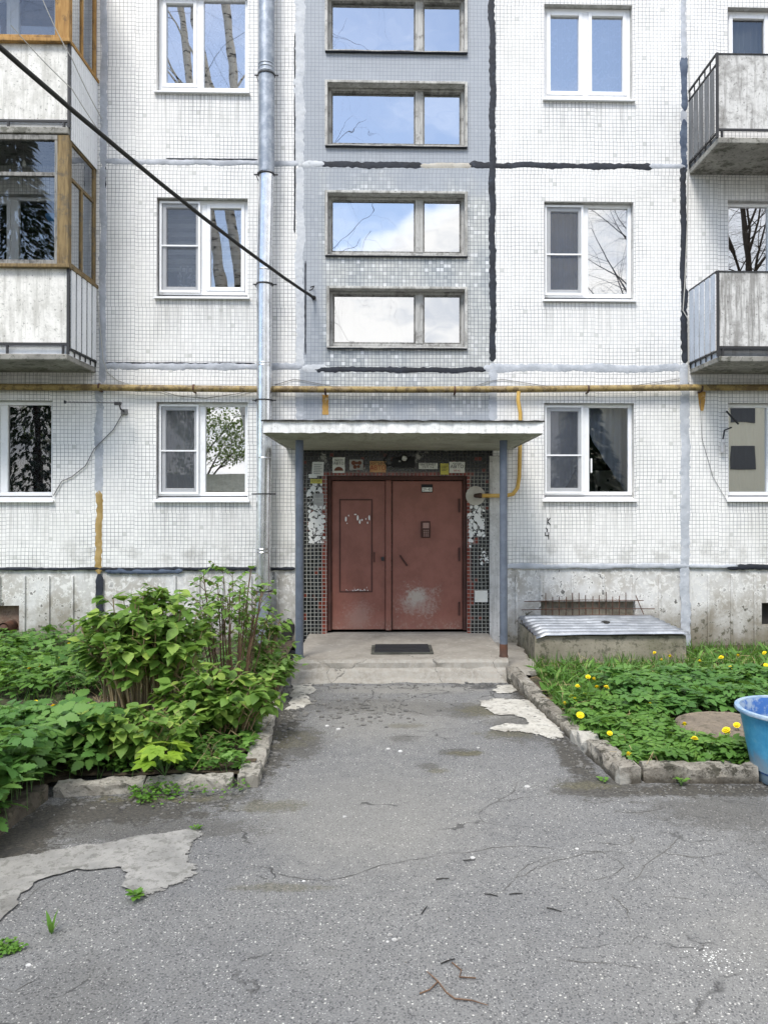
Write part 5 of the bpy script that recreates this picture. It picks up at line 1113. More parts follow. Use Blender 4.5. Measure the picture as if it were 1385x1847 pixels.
GOUT = T_multi(SER, [(0, .62, .38, 0), (38, .52, .16, -.01), (-38, .52, .16, -.01), (82, .46, .05, -.03), (-82, .46, .05, -.03)])
TRI = T_multi(SER, [(0, .7, .1, 0), (62, .55, .05, -.02), (-62, .55, .05, -.02)])
MAPLE = T_multi(T_ovate(.30, .04, .1), [(0, .75, 0, 0), (48, .66, 0, .004), (-48, .66, 0, .004), (98, .5, 0, .008), (-98, .5, 0, .008)])
BLADE = (np.array([(0, -.03, 0), (0, .03, 0), (.35, -.032, .01), (.35, .032, .01), (.7, -.02, -.03), (.7, .02, -.03), (1, 0, -.14)]), np.array([(0, 2, 1), (1, 2, 3), (2, 4, 3), (3, 4, 5), (4, 6, 5)]))
def nrm(a): return a/np.maximum(1e-6, np.linalg.norm(a, axis=-1, keepdims=True))
def frames(d, jit=.35, up=None):
    d = nrm(d); u = np.array([0, 0, 1.]) if up is None else up
    z0 = u+rng.normal(0, jit, d.shape); y = nrm(np.cross(z0, d)); z = nrm(np.cross(d, y)); return np.stack([d, y, z], 2)      # columns
def scatter(name, tmpl, P, F3, sc, m, parent=None, org=None):
    V, F = tmpl; N = len(P); P = np.asarray(P, float); sc = np.asarray(sc, float).reshape(-1, 1, 1)*np.ones((N, 1, 1))
    W_ = np.einsum('nij,kj->nki', F3, V)*sc+P[:, None, :]
    o0 = origin_of(parent) if parent else (Vector(org) if org is not None else Vector((0, 0, 0)))
    W_ = W_-np.array(o0)[None, None, :]
    W_ = W_.reshape(-1, 3); T_ = (F[None]+np.arange(N)[:, None, None]*len(V)).reshape(-1)
    me = bpy.data.meshes.new(name); me.vertices.add(len(W_)); me.vertices.foreach_set('co', W_.ravel().astype(np.float32))
    nf = len(F)*N; me.loops.add(nf*3); me.loops.foreach_set('vertex_index', T_.astype(np.int32)); me.polygons.add(nf)
    me.polygons.foreach_set('loop_start', np.arange(0, nf*3, 3, dtype=np.int32)); me.polygons.foreach_set('loop_total', np.full(nf, 3, dtype=np.int32))
    me.polygons.foreach_set('use_smooth', np.ones(nf, dtype=bool)); at = me.attributes.new('rnd', 'FLOAT', 'POINT')
    at.data.foreach_set('value', np.repeat(rng.random(N), len(V)).astype(np.float32)); me.materials.append(m); me.update(calc_edges=True); me.validate()
    o = bpy.data.objects.new(name, me); COL.objects.link(o)
    if parent: o.parent = parent
    else: o.location = o0
    return o

def shrub(base, rx, ry, H, n_st, leafm, stemm, label, lean=(0, 0), leaf=.085, low=.35, bare=0., seed=1, twigs=5, spread=1.6, gold=None):
    rd = random.Random(seed); root = empty('shrub', base, label, 'shrub'); st = MB(); LP, LD = [], []
    for i in range(n_st):
        a = rd.uniform(0, 2*math.pi); r_ = math.sqrt(rd.random()); bx, by = base[0]+rx*.55*r_*math.cos(a), base[1]+ry*.55*r_*math.sin(a)
        h = H*(.62+.38*rd.random())*(1-.28*r_**2); tx, ty = base[0]+rx*spread*.75*r_*math.cos(a)+lean[0]*h+rd.gauss(0, .05), base[1]+ry*spread*.75*r_*math.sin(a)+lean[1]*h+rd.gauss(0, .05)
        pts = []; n = 9
        for k in range(n+1):
            t = k/n; pts.append(Vector((bx+(tx-bx)*t**1.3+.02*nz1(t*3, i*2.), by+(ty-by)*t**1.3+.02*nz1(t*3, i*3.+5), base[2]+h*t)))
        r0 = .006+.006*rd.random(); st.tube(pts, [r0*(1-.6*k/n) for k in range(n+1)], 5)
        dead = rd.random() < bare
        for q in range(twigs if not dead else 2):
            t = low+(1-low)*(q+rd.random())/twigs; k = min(n-1, int(t*n)); p = pts[k].lerp(pts[k+1], t*n-k if t < 1 else 1)
            b_ = rd.uniform(0, 2*math.pi); tl = (.10+.16*rd.random())*(1.15-.5*t); d = Vector((math.cos(b_), math.sin(b_), .55+.5*rd.random())); e_ = p+d*tl; mid = p+d*tl*.5+Vector((0, 0, .01))
            st.tube([p, mid, e_], [.003, .0025, .0018], 4)
            if dead: continue
            for (u, pp) in ((.45, mid), (.75, p+d*tl*.76), (1, e_)):
                c = b_+rd.uniform(-.3, .3)+1.2
                for sg in (0, math.pi):
                    ox, oy = pp.x-base[0], pp.y-base[1]; ol = math.hypot(ox, oy)+.05; LP.append(pp); LD.append((math.cos(c+sg)*.8+d.x*.4+ox/ol*.5, math.sin(c+sg)*.8+d.y*.4+oy/ol*.5, rd.uniform(-.75, .15)))
            LP.append(e_); LD.append((d.x, d.y, .3))
        for q in range(4):                                  # tip tuft
            b_ = rd.uniform(0, 6.3); LP.append(pts[-1]); LD.append((math.cos(b_), math.sin(b_), .7))
    st.build('stems', stemm, root, smooth=True); LP = np.array([tuple(p) for p in LP]); LD = np.array(LD); kp = rng.random(len(LP)) > .14; LP, LD = LP[kp], LD[kp]
    sc = leaf*(.42+.85*rng.random(len(LP))**1.2); o_ = nrm(LP-np.array([[base[0], base[1], base[2]-.3]]))*.6; scatter('leaves', OV, LP, frames(LD, .25, np.array([0, 0, .8])+o_), sc, leafm, root); return root
def Pz(px, py, z): q = PG(px, py, z); return (q.x, q.y, z)
s1 = Pz(262, 1300, .08); s2 = Pz(418, 1262, .08)
shrub(s1, .60, .48, 1.16, 92, L['bush'], M['stem'], 'dense round shrub with broad light green leaves in the left bed', leaf=.115, low=.46, bare=.28, seed=3, twigs=6, spread=1.15)
shrub(s2, .34, .30, 1.42, 30, L['bush2'], M['stemd'], 'taller thin shrub with bare brown stems and leafy tips beside the downpipe', lean=(.02, 0), leaf=.068, low=.58, bare=.42, seed=9, twigs=6, spread=1.6)
shrub(Pz(468, 1235, .08), .20, .22, .85, 13, L['bush2'], M['stem'], 'leaning shrub with fresh light leaves in front of the downpipe foot', lean=(.10, 0), leaf=.08, low=.35, bare=.1, seed=12, twigs=5, spread=1.2)
shrub(Pz(395, 1322, .07), .50, .22, .48, 34, L['bush'], M['stem'], 'low leafy shoots between the shrub and the corner kerb', leaf=.105, low=.15, bare=.05, seed=17, twigs=5, spread=1.2)
shrub(Pz(250, 1372, .07), .42, .16, .34, 26, L['bush'], M['stem'], 'low shrub shoots with yellow green leaves behind the pale front kerb', leaf=.10, low=.1, bare=.0, seed=21, twigs=5, spread=1.2)
shrub(Pz(488, 1250, .07), .13, .34, .34, 18, L['bush2'], M['stem'], 'small leafy shoots along the left path kerb near the porch', leaf=.085, low=.1, bare=.0, seed=22, twigs=5, spread=1.2)

def in_world(poly_px, z, n):
    poly = [(p.x, p.y) for p in px_poly(poly_px, z)]; xs = [p[0] for p in poly]; ys = [p[1] for p in poly]; out = []
    while len(out) < n:
        x, y = random.uniform(min(xs), max(xs)), random.uniform(min(ys), max(ys))
        if in_poly(x, y, poly): out.append((x, y))
    return out
def weeds(name, poly_px, n, zf, h0, h1, tmpl, sc0, sc1, m, label, tilt=.35, avoid=None, jit=.3, stems=True, clump=0., zp=.1):
    pts = in_world(poly_px, zp, n); P_, D = [], []; st = MB()
    if zp > .05: pts = [p for p in pts if (p[0] < -2.22 and p[1] > 4.0) or in_poly(p[0], p[1], BED_L) or in_poly(p[0], p[1], BED_R)]
    for i, (x, y) in enumerate(pts):
        if avoid and (x-avoid[0])**2+(y-avoid[1])**2 < avoid[2]**2: continue
        if clump and nz1(x*2.2+11, y*2.2) < clump*(random.random()-.35): continue
        if x < -2.2 and 6.15 < y < 7.0: continue
        h = random.uniform(h0, h1)*(1+.45*nz1(x*2.5, y*2.5))*(.75 if x < 0 and 5.3 < y < 5.9 else .5 if x < 0 and 5.3 < y < 6.9 else 1); b_ = random.uniform(0, 6.283); z = zf(x, y); P_.append((x, y, z+h)); D.append((math.cos(b_), math.sin(b_), random.uniform(-.25, tilt)))
        if stems and i % 4 == 0: st.tube([(x-.04*math.cos(b_), y-.04*math.sin(b_), z-.01), (x, y, z+h)], .0025, 3, cap=False)
    P_ = np.array(P_); o = scatter(name, tmpl, P_, frames(np.array(D), jit), rng.uniform(sc0, sc1, len(P_)), m)
    if st.v:
        c = o; s_ = st.build('weed_stems', M['gstem'], o)
    tag(o, label, None, None, 'stuff'); return o
def grass(name, poly_px, n, zf, s0, s1, m, label, lean=.5, avoid=None, zp=.06):
    pts = in_world(poly_px, zp, n); P_, D = [], []
    for x, y in pts:
        if avoid and (x-avoid[0])**2+(y-avoid[1])**2 < avoid[2]**2: continue
        if nz1(x*3, y*3) < -.3: continue
        P_.append((x, y, zf(x, y)-.005)); b_ = random.uniform(0, 6.28); D.append((lean*math.cos(b_), lean*math.sin(b_), 1))
    P_ = np.array(P_); D = np.array(D); up = np.stack([-D[:, 0], -D[:, 1], np.full(len(D), .4)], 1)*-1.
    o = scatter(name, BLADE, P_, frames(D, .4, up), rng.uniform(s0, s1, len(P_)), m); return tag(o, label, None, None, 'stuff')
# left bed
weeds('weeds', [(-260, 1300), (0, 1290), (70, 1270), (150, 1262), (200, 1285), (215, 1330), (215, 1385), (150, 1405), (118, 1412), (80, 1450), (20, 1500), (-60, 1580), (-420, 1700)], 2300, bedz_l, .10, .42, GOUT, .13, .24, L['gout'], 'large toothed weed leaves filling the front of the left bed')
weeds('weeds', [(-200, 1158), (0, 1166), (140, 1172), (215, 1190), (200, 1250), (120, 1262), (40, 1278), (-200, 1290)], 1500, bedz_l, .05, .24, TRI, .09, .17, L['gout2'], 'lighter weeds behind the dark kerb piece in the left bed')
weeds('weeds', [(-200, 1157), (0, 1160), (150, 1160), (300, 1180), (500, 1190), (515, 1240), (470, 1260), (300, 1260), (180, 1250), (-200, 1230)], 900, bedz_l, .03, .18, TRI, .08, .13, L['gout'], 'dark weeds along the foot of the left plinth')
weeds('weeds', [(120, 1300), (330, 1290), (500, 1220), (508, 1275), (478, 1330), (440, 1388), (360, 1394), (125, 1404)], 1500, bedz_l, .02, .13, TRI, .06, .11, L['gout2'], 'short weeds on the soil under the shrubs')
weeds('ground_cover', [(325, 1368), (350, 1345), (420, 1330), (478, 1300), (470, 1345), (437, 1388), (330, 1396)], 2600, bedz_l, .01, .05, OV, .018, .035, L['tiny'], 'fine bright green ground cover inside the corner kerb', stems=False, clump=.8)
weeds('ground_cover', [(228, 1428), (262, 1432), (280, 1418), (300, 1412), (310, 1428), (345, 1430), (400, 1425), (440, 1405), (458, 1412), (440, 1430), (410, 1448), (350, 1462), (280, 1462), (240, 1450)], 2300, lambda x, y: .0, .008, .055, OV, .016, .034, L['tiny'], 'fine bright green weed growing from the asphalt before the pale kerb', stems=False, zp=0, clump=1.1)
weeds('ground_cover', [(-40, 1700), (0, 1702), (30, 1700), (46, 1712), (20, 1724), (-40, 1738)], 260, lambda x, y: 0., .005, .02, OV, .014, .028, L['tiny'], 'small moss-like weeds in the asphalt at the lower left edge', stems=False, zp=0)
grass('grass', [(-200, 1160), (500, 1175), (510, 1230), (470, 1330), (200, 1370), (-100, 1300)], 1500, bedz_l, .08, .22, L['grass'], 'grass blades between the weeds of the left bed')
# right bed
ap = MB()
for q in range(25):
    y = 7.95+(WALL-7.95)*q/24; xa, xb = 1.33+.03*nz1(y*5), 1.70+.05*nz1(y*4, 3)-(.16 if q < 3 else 0); ap.v += [(xa, y, .10+.006*nz1(y*6)), (xb, y, .085+.01*nz1(y*5, 2)), (xb+.02, y, .03)]
for q in range(24): ap.f += [(q*3, q*3+1, q*3+4, q*3+3), (q*3+1, q*3+2, q*3+5, q*3+4)]
tag(ap.build('concrete_apron', M['step']), kind='structure')
AV = (c0x, c0y, .43) if False else (PG(1312, 1304, .16).x, PG(1312, 1304, .16).y, .42)
weeds('weeds', [(1090, 1232), (1250, 1222), (1420, 1222), (1700, 1240), (1700, 1290), (1400, 1290), (1300, 1280), (1220, 1290), (1130, 1285)], 1500, bedz_r, .06, .20, GOUT, .10, .19, L['gout'], 'blue green weeds across the middle of the right bed', avoid=AV)
weeds('weeds', [(1010, 1275), (1090, 1262), (1180, 1275), (1215, 1310), (1300, 1345), (1450, 1350), (1460, 1378), (1150, 1380), (1040, 1318)], 900, bedz_r, .03, .13, GOUT, .09, .15, L['gout2'], 'light green weeds at the front of the right bed', avoid=AV)
grass('grass', [(955, 1192), (1240, 1195), (1240, 1168), (1500, 1166), (1600, 1240), (1100, 1245), (980, 1230)], 7000, bedz_r, .07, .19, L['grass'], 'dark uncut grass along the plinth and light well of the right bed', lean=.7)
grass('grass', [(955, 1200), (1060, 1240), (1200, 1290), (1210, 1330), (1400, 1350), (1400, 1378), (1150, 1382), (1030, 1310)], 4200, bedz_r, .06, .16, L['grass'], 'grass growing inside the right kerb', lean=.7, avoid=AV)
weeds('weeds', [(960, 1200), (1240, 1205), (1240, 1178), (1500, 1175), (1500, 1235), (1000, 1240)], 1100, bedz_r, .02, .09, (BLADE[0]*np.array([1, 3.2, 1]), BLADE[1]), .10, .19, L['gout2'], 'dandelion leaves among the grass by the light well', stems=False, tilt=.9)
weeds('weeds', [(970, 1225), (1060, 1240), (1230, 1330), (1400, 1350), (1400, 1378), (1150, 1382), (1030, 1310)], 450, bedz_r, .01, .05, (BLADE[0]*np.array([1, 3.4, 1]), BLADE[1]), .12, .2, L['gout2'], 'dandelion leaves inside the right kerb', stems=False, tilt=.9, avoid=AV)
# dandelions, each its own thing
def dandelion_proto():
    r_ = empty('dandelion', (0, 0, 0), 'yellow dandelion flower', 'flower'); f = MB(); n = 26
    for ring, (ra, zz, k) in enumerate(((.024, .0, 26), (.018, .006, 20), (.011, .010, 12))):
        for q in range(k):
            a = 2*math.pi*(q+.3*ring)/k; w_ = .0035; c_, s_ = math.cos(a), math.sin(a)
            f.quad((-s_*w_*.4, c_*w_*.4, zz), (s_*w_*.4, -c_*w_*.4, zz), (ra*c_+s_*w_, ra*s_-c_*w_, zz+.004+.003*ring), (ra*1.04*c_, ra*1.04*s_, zz+.003+.003*ring), (ra*c_-s_*w_, ra*s_+c_*w_, zz+.004+.003*ring))
    f.lathe((0, 0, -.008), [(.003, 0), (.008, .003), (.009, .010)], 8); f.build('flower_head', M['petal'], r_)
    MB().tube([(0, 0, -.004), (.004, .002, -.08), (.0, 0, -.16)], .0028, 5).build('stalk', M['gstem'], r_); return r_
DN = ['dandelion against the light well wall, topmost of the three near its right end', 'dandelion right of the topmost one near the right end of the light well', 'dandelion lowest of the three before the right end of the light well', 'dandelion before the middle of the light well, right one of two side by side', 'dandelion just below the pair before the middle of the light well', 'dandelion before the middle of the light well, left one of two side by side', 'small dandelion above the cluster of four beside the right kerb', 'dandelion topmost of the cluster of four beside the right kerb', 'dandelion right one of the cluster beside the right kerb', 'dandelion lowest left of the cluster beside the right kerb', 'dandelion standing alone in the dark grass right of the light well middle', 'dandelion at the upper edge of the blue green weeds', 'dandelion closest to the right path kerb at half its length', 'dandelion at the left tip of the blue green weed patch', 'dandelion among light green weeds between kerb and well cover', 'dandelion in front of the left edge of the round well cover', 'dandelion in the weeds below the left edge of the well cover', 'dandelion in front of the well cover, taller one by the bucket', 'dandelion in front of the well cover, lower one by the bucket', 'dandelion touching the left rim of the bucket', 'large dandelion right above the corner of the front kerb', 'dandelion right of the light well in the back row, first from the left', 'dandelion in the back row behind the well cover, tall one', 'dandelion in the back row above the bucket, lower one', 'small dandelion between light well and bucket in the middle grass', 'small dandelion just below the right bottom corner of the light well', 'dandelion at the right photo edge, topmost of three', 'dandelion at the right photo edge, middle of three', 'dandelion at the right photo edge, lowest of three', 'dandelion nearest the plinth above the bucket', 'small dandelion between the light well and the blue green weeds', 'small dandelion just right of the cluster beside the right kerb', 'dandelion in short grass before the right half of the light well',
      'dandelion beside the dark kerb piece in the left bed, left one', 'dandelion beside the dark kerb piece in the left bed, right one', 'dandelion in the middle of the pale weeds behind the dark kerb piece', 'dandelion close to the left plinth beside the round shrub', 'dandelion just below the one beside the round shrub at the plinth', 'dandelion leftmost of the rear left bed', 'dandelion among the leaves close to the left foot of the porch']
proto = dandelion_proto(); first = True
DL = [(1180, 1178, .14), (1192, 1191, .14), (1207, 1184, .13), (1070, 1225, .11), (1076, 1240, .11), (1060, 1221, .12), (1041, 1238, .10), (1030, 1257, .11), (1036, 1262, .10), (1018, 1269, .10), (1102, 1219, .10), (1093, 1240, .1), (1046, 1290, .10), (1172, 1271, .12), (1099, 1323, .09), (1234, 1307, .13), (1252, 1333, .11), (1309, 1317, .13), (1311, 1322, .11), (1328, 1308, .12), (1134, 1361, .10), (1261, 1193, .13), (1300, 1186, .13), (1316, 1204, .11), (1285, 1213, .1), (1246, 1212, .1), (1378, 1178, .14), (1381, 1201, .12), (1379, 1218, .1), (1330, 1183, .13), (1190, 1214, .09), (1053, 1254, .1), (1130, 1217, .1),
      (65, 1267, .16), (97, 1275, .16), (71, 1202, .16), (125, 1162, .18), (109, 1188, .14), (54, 1206, .12), (479, 1221, .18)]
for i, (px, py, z) in enumerate(DL):
    z += .075; p = PG(px, py, z)
    o = proto if i == 0 else proto.copy()
    if i: COL.objects.link(o)
    if i:
        for ch in [c for c in proto.children if c.type == 'MESH']:
            d = ch.copy(); COL.objects.link(d); d.parent = o
    o.location = p; s_ = random.uniform(.8, 1.3)*1.0; o.scale = (s_, s_, 1); o.rotation_euler = (random.uniform(-.3, .7), random.uniform(-.6, .6), random.uniform(0, 6))
    o['group'] = 'dandelions in the right bed' if px > 600 else 'dandelions in the left bed'
    o['label'] = DN[i]
tag(dry([(960, 1200), (1240, 1190), (1400, 1170), (1400, 1230), (1050, 1250), (1200, 1340), (1380, 1350), (1380, 1378), (1150, 1382), (1030, 1310)], 260, bedz_r, .08).build('dry_stalks', M['straw']), 'dry pale stalks lying in the right bed', None, None, 'stuff')
tag(dry([(150, 1240), (330, 1230), (500, 1230), (470, 1330), (380, 1390), (200, 1388), (60, 1290)], 260, bedz_l, .08).build('dry_stalks', M['straw']), 'dry pale stalks on the soil under the left shrubs', None, None, 'stuff')
# maple seedling and small plants in the asphalt
def plantlet(px, py, z0, tmpl, n, s0, s1, h, m, label, name='seedling', spread=.05, tilt=(.1, .6)):
    p = PG(px, py, z0+h*.5); r_ = empty(name, (p.x, p.y, z0), label, 'plant'); P_, D = [], []; st = MB()
    for i in range(n):
        b_ = 6.283*i/n+random.uniform(-.3, .3); hh = h*random.uniform(.55, 1.1); q = (p.x+spread*math.cos(b_)*random.random(), p.y+spread*math.sin(b_)*random.random(), z0+hh); P_.append(q); D.append((math.cos(b_), math.sin(b_), random.uniform(*tilt)))
        st.tube([(p.x, p.y, z0-.01), q], .002, 4)
    scatter('leaves', tmpl, np.array(P_), frames(np.array(D), .2), rng.uniform(s0, s1, n), m, r_); st.build('stems', M['gstem'], r_); return r_
plantlet(298, 1368, .08, MAPLE, 12, .13, .18, .22, L['maple'], 'yellow green maple seedling in front of the round shrub', spread=.20, tilt=(-.35, .1))
plantlet(246, 1616, .0, OV, 12, .03, .055, .03, L['tiny'], 'small light green weed beside the tip of the grey mortar patch', name='weed', spread=.02)
plantlet(94, 1682, .0, (BLADE[0]*np.array([1, 3.5, 1]), BLADE[1]), 5, .07, .11, .012, L['tiny'], 'upright bright leaf growing from the asphalt at the lower left', name='weed', spread=.01, tilt=(1.5, 3))
plantlet(1228, 1412, .0, OV, 8, .03, .05, .04, L['tiny'], 'small weed at the foot of the front kerb left of the bucket', name='weed', spread=.03)
plantlet(1088, 1408, .0, OV, 8, .02, .04, .02, L['tiny'], 'tiny weed beside the corner of the right kerb', name='weed', spread=.03)
plantlet(355, 1494, .0, OV, 10, .02, .035, .015, L['tiny'], 'tiny weed at the upper tip of the grey mortar patch', name='weed', spread=.025)

# cracks in the asphalt
M['crack'] = mat('dirt_filled_crack', f_seam(S(74, 73, 69), S(98, 96, 91), S(62, 60, 56)))
_rc = random.Random(77); NET = []
for q in range(24):
    x, y = _rc.choice([(_rc.uniform(480, 1080), _rc.uniform(1240, 1420)), (_rc.uniform(300, 1380), _rc.uniform(1430, 1800)), (_rc.uniform(980, 1380), _rc.uniform(1430, 1640))]); a = _rc.gauss(0, .5)+(math.pi if _rc.random() < .5 else 0); pa = [(x, y)]
    for k in range(_rc.randint(3, 7)):
        a += _rc.gauss(0, .3); l = _rc.uniform(18, 48)*(y-850)/600; x += l*math.cos(a); y += l*.42*math.sin(a); pa.append((x, max(1235, y)))
    if all(p[0] > 470+(p[1]-1235)*-.3 and p[1] < 1835 and (p[1] > 1425 or p[0] < 900+(p[1]-1235)*.9) for p in pa): NET.append(pa)
for ci, path_ in enumerate(NET+list(([(430, 1570), (470, 1562), (520, 1582), (585, 1590), (640, 1578), (690, 1560), (740, 1552), (800, 1543)], [(1035, 1521), (1080, 1519), (1125, 1526), (1142, 1518), (1135, 1505), (1115, 1490)], [(1165, 1527), (1200, 1540), (1245, 1546), (1280, 1545), (1330, 1531)], [(20, 1650), (60, 1610), (110, 1580)], [(0, 1775), (25, 1790), (60, 1770), (95, 1740)], [(470, 1400), (440, 1440), (400, 1450), (370, 1445)], [(985, 1730), (1100, 1738), (1180, 1752)], [(730, 1215), (735, 1235), (760, 1250), (830, 1252), (870, 1240)], [(1085, 1600), (1130, 1640), (1140, 1680)]))):
    mb = MB(); pts = []
    for (a, b_) in zip(path_, path_[1:]):
        p, q = PG(*a), PG(*b_); n = max(2, int((q-p).length/.02)); pts += [p.lerp(q, k/n) for k in range(n)]
    pts.append(q); N_ = len(pts)
    for k, p in enumerate(pts):
        d = (pts[min(k+1, N_-1)]-pts[max(k-1, 0)]).normalized(); nn = Vector((d.y, -d.x, 0)); p = p+nn*(.014*nz1(k*.2, ci*3.)+.012*nz1(k*.7, ci*9.)); hw = max(.0003, .0029*(.6+.9*nz1(k*.25, ci*5.+2)))*min(1, k/6, (N_-1-k)/6+.02)
        mb.v += [tuple(p+nn*hw+Vector((0, 0, .0022))), tuple(p-nn*hw+Vector((0, 0, .0022)))]
    for k in range(N_-1): mb.f.append((2*k, 2*k+1, 2*k+3, 2*k+2))
    tag(mb.build('asphalt_crack', M['crack']), kind='structure')

# twigs, stones
for i, (a, b_, c, d) in enumerate([(835, 1552, 857, 1551), (786, 1586, 810, 1584), (873, 1612, 897, 1616), (985, 1637, 1012, 1644), (918, 1613, 942, 1611), (760, 1648, 770, 1634), (795, 1738, 820, 1729)]):
    p, q = PG(a, b_, .006), PG(c, d, .006); mid = (p+q)/2+Vector((.001, .002, .001))
    tag(MB().tube([p, mid, q], [.0025, .003, .002], 5).build('twig', M['felt'], None, org=mid), ['short dark twig, upper of the two just beside the white fleck in mid asphalt', 'short dark straight twig left of the long crack', 'dark twig in the middle of the asphalt, left of the thickest one', 'thickest dark twig on the asphalt right of centre', 'faint thin twig beside the middle one', 'small upright twig left of the crack', 'dark twig above the branching dead twig'][i], 'twig', 'twigs scattered on the asphalt')
tw = MB().tube([PG(x, y, .008) for x, y in ((770, 1752), (790, 1770), (805, 1790), (820, 1801), (850, 1804), (880, 1813))], [.002, .0035, .0035, .0035, .003, .0015], 5); tw.tube([PG(x, y, .008) for x, y in ((790, 1770), (775, 1785), (757, 1792))], .003, 4); tw.tube([PG(x, y, .008) for x, y in ((815, 1736), (832, 1750), (828, 1762), (858, 1764))], .003, 4)
tag(tw.build('twig', M['stemd'], None, org=PG(820, 1790)), 'branching dead twig lying at the bottom centre of the asphalt', 'twig')
def stones(name, pts, m, label):
    f = MB()
    for (x, y, r_) in pts:
        n = 7; i = len(f.v); hh = r_*.6; k = random.random()*9
        for ring, (rr, z) in enumerate(((.9, -.002), (1, hh*.5), (.6, hh))):
            for q in range(n): a = 6.283*q/n; w_ = rr*r_*(1+.35*nz1(q*1.3+k, ring)); f.v.append((x+w_*math.cos(a), y+w_*.8*math.sin(a), z))
        for ring in range(2):
            for q in range(n): f.f.append((i+ring*n+q, i+ring*n+(q+1) % n, i+ring*n+n+(q+1) % n, i+ring*n+n+q))
        f.f.append(tuple(i+2*n+q for q in range(n)))
    return tag(f.build(name, m), label, None, None, 'stuff')
M['grit'] = mat('grey_grit', f_concrete(S(84, 82, 76), S(118, 115, 108), S(150, 147, 140), 0, 6))
pp = []
for q in range(300): pp.append((random.uniform(-2.4, 3), random.uniform(2.4, 8.0), .0022+.004*random.random()**2))
for q in range(260): t = random.random(); pp.append((-1.0+random.gauss(.06, .07), 5.0+3*t, .004+.009*random.random()))
for q in range(120): t = random.random(); pp.append((1.22+.3*(8-(5+3*t))/3-abs(random.gauss(0, .06)), 5+3*t, .004+.010*random.random()))
for q in range(140): pp.append((random.gauss(-.3, .4), random.gauss(7.15, .3), .004+.010*random.random()))
for q in range(160): pp.append((random.uniform(-2.2, -1.), random.gauss(4.88, .12), .004+.008*random.random()))
for q in range(120): pp.append((random.uniform(1.5, 3.), random.gauss(4.95, .06), .004+.008*random.random()))
stones('gravel', [(p[0], p[1], p[2]*.75) for p in pp if not in_poly(p[0], p[1], BED_L) and not in_poly(p[0], p[1], BED_R)], M['grit'], 'loose grit and small stones on the asphalt')
stones('gravel', [(PG(x, y).x, PG(x, y).y, r_) for x, y, r_ in ((703, 1687, .012), (712, 1696, .014), (720, 1693, .008), (699, 1699, .007), (622, 1474, .013), (852, 1548, .014), (52, 1742, .012), (35, 1710, .014), (722, 1356, .02), (590, 1310, .018), (610, 1316, .02), (700, 1352, .02), (862, 1349, .012), (950, 1420, .02), (548, 1590, .01), (1040, 1532, .012))], M['panelR'], 'few larger pale stones lying on the asphalt')
M['chunk'] = mat('broken_asphalt', f_concrete(S(86, 85, 83), S(116, 114, 110), S(140, 137, 130), .2, 4))
cp = [(random.gauss(-.25, .35), random.gauss(6.9, .28), .008+.022*random.random()**2) for q in range(150)]+[(-.93+abs(random.gauss(0, .09)), random.uniform(5.3, 8.0), .006+.022*random.random()**2) for q in range(150)]+[(1.25+.28*(8-y_)/3-abs(random.gauss(0, .05)), y_, .006+.018*random.random()**2) for y_ in [random.uniform(5.1, 7.9) for q in range(90)]]+[(random.uniform(-.9, 1.2), random.gauss(7.85, .07), .006+.02*random.random()**2) for q in range(70)]+[(random.uniform(-2.1, -.9), random.gauss(4.86, .08), .006+.016*random.random()**2) for q in range(70)]+[(random.uniform(1.7, 3.2), random.gauss(4.98, .05), .005+.012*random.random()**2) for q in range(50)]
stones('rubble', [p for p in cp if not in_poly(p[0], p[1], BED_L) and not in_poly(p[0], p[1], BED_R)], M['chunk'], 'crumbled asphalt chips along the kerbs and below the porch')
f = MB()
for q in range(100):
    x, y = random.gauss(0, .08), random.gauss(0, .05); p = PG(1295, 1735); r_ = .0012+.0035*random.random()
    f.quad(*[(p.x+x+r_*math.cos(k*1.05), p.y+y+r_*math.sin(k*1.05), .003) for k in range(6)])
tag(f.build('paint_spatter', M['flake']), 'fine white paint spatter on the asphalt at the lower right', None, None, 'stuff')

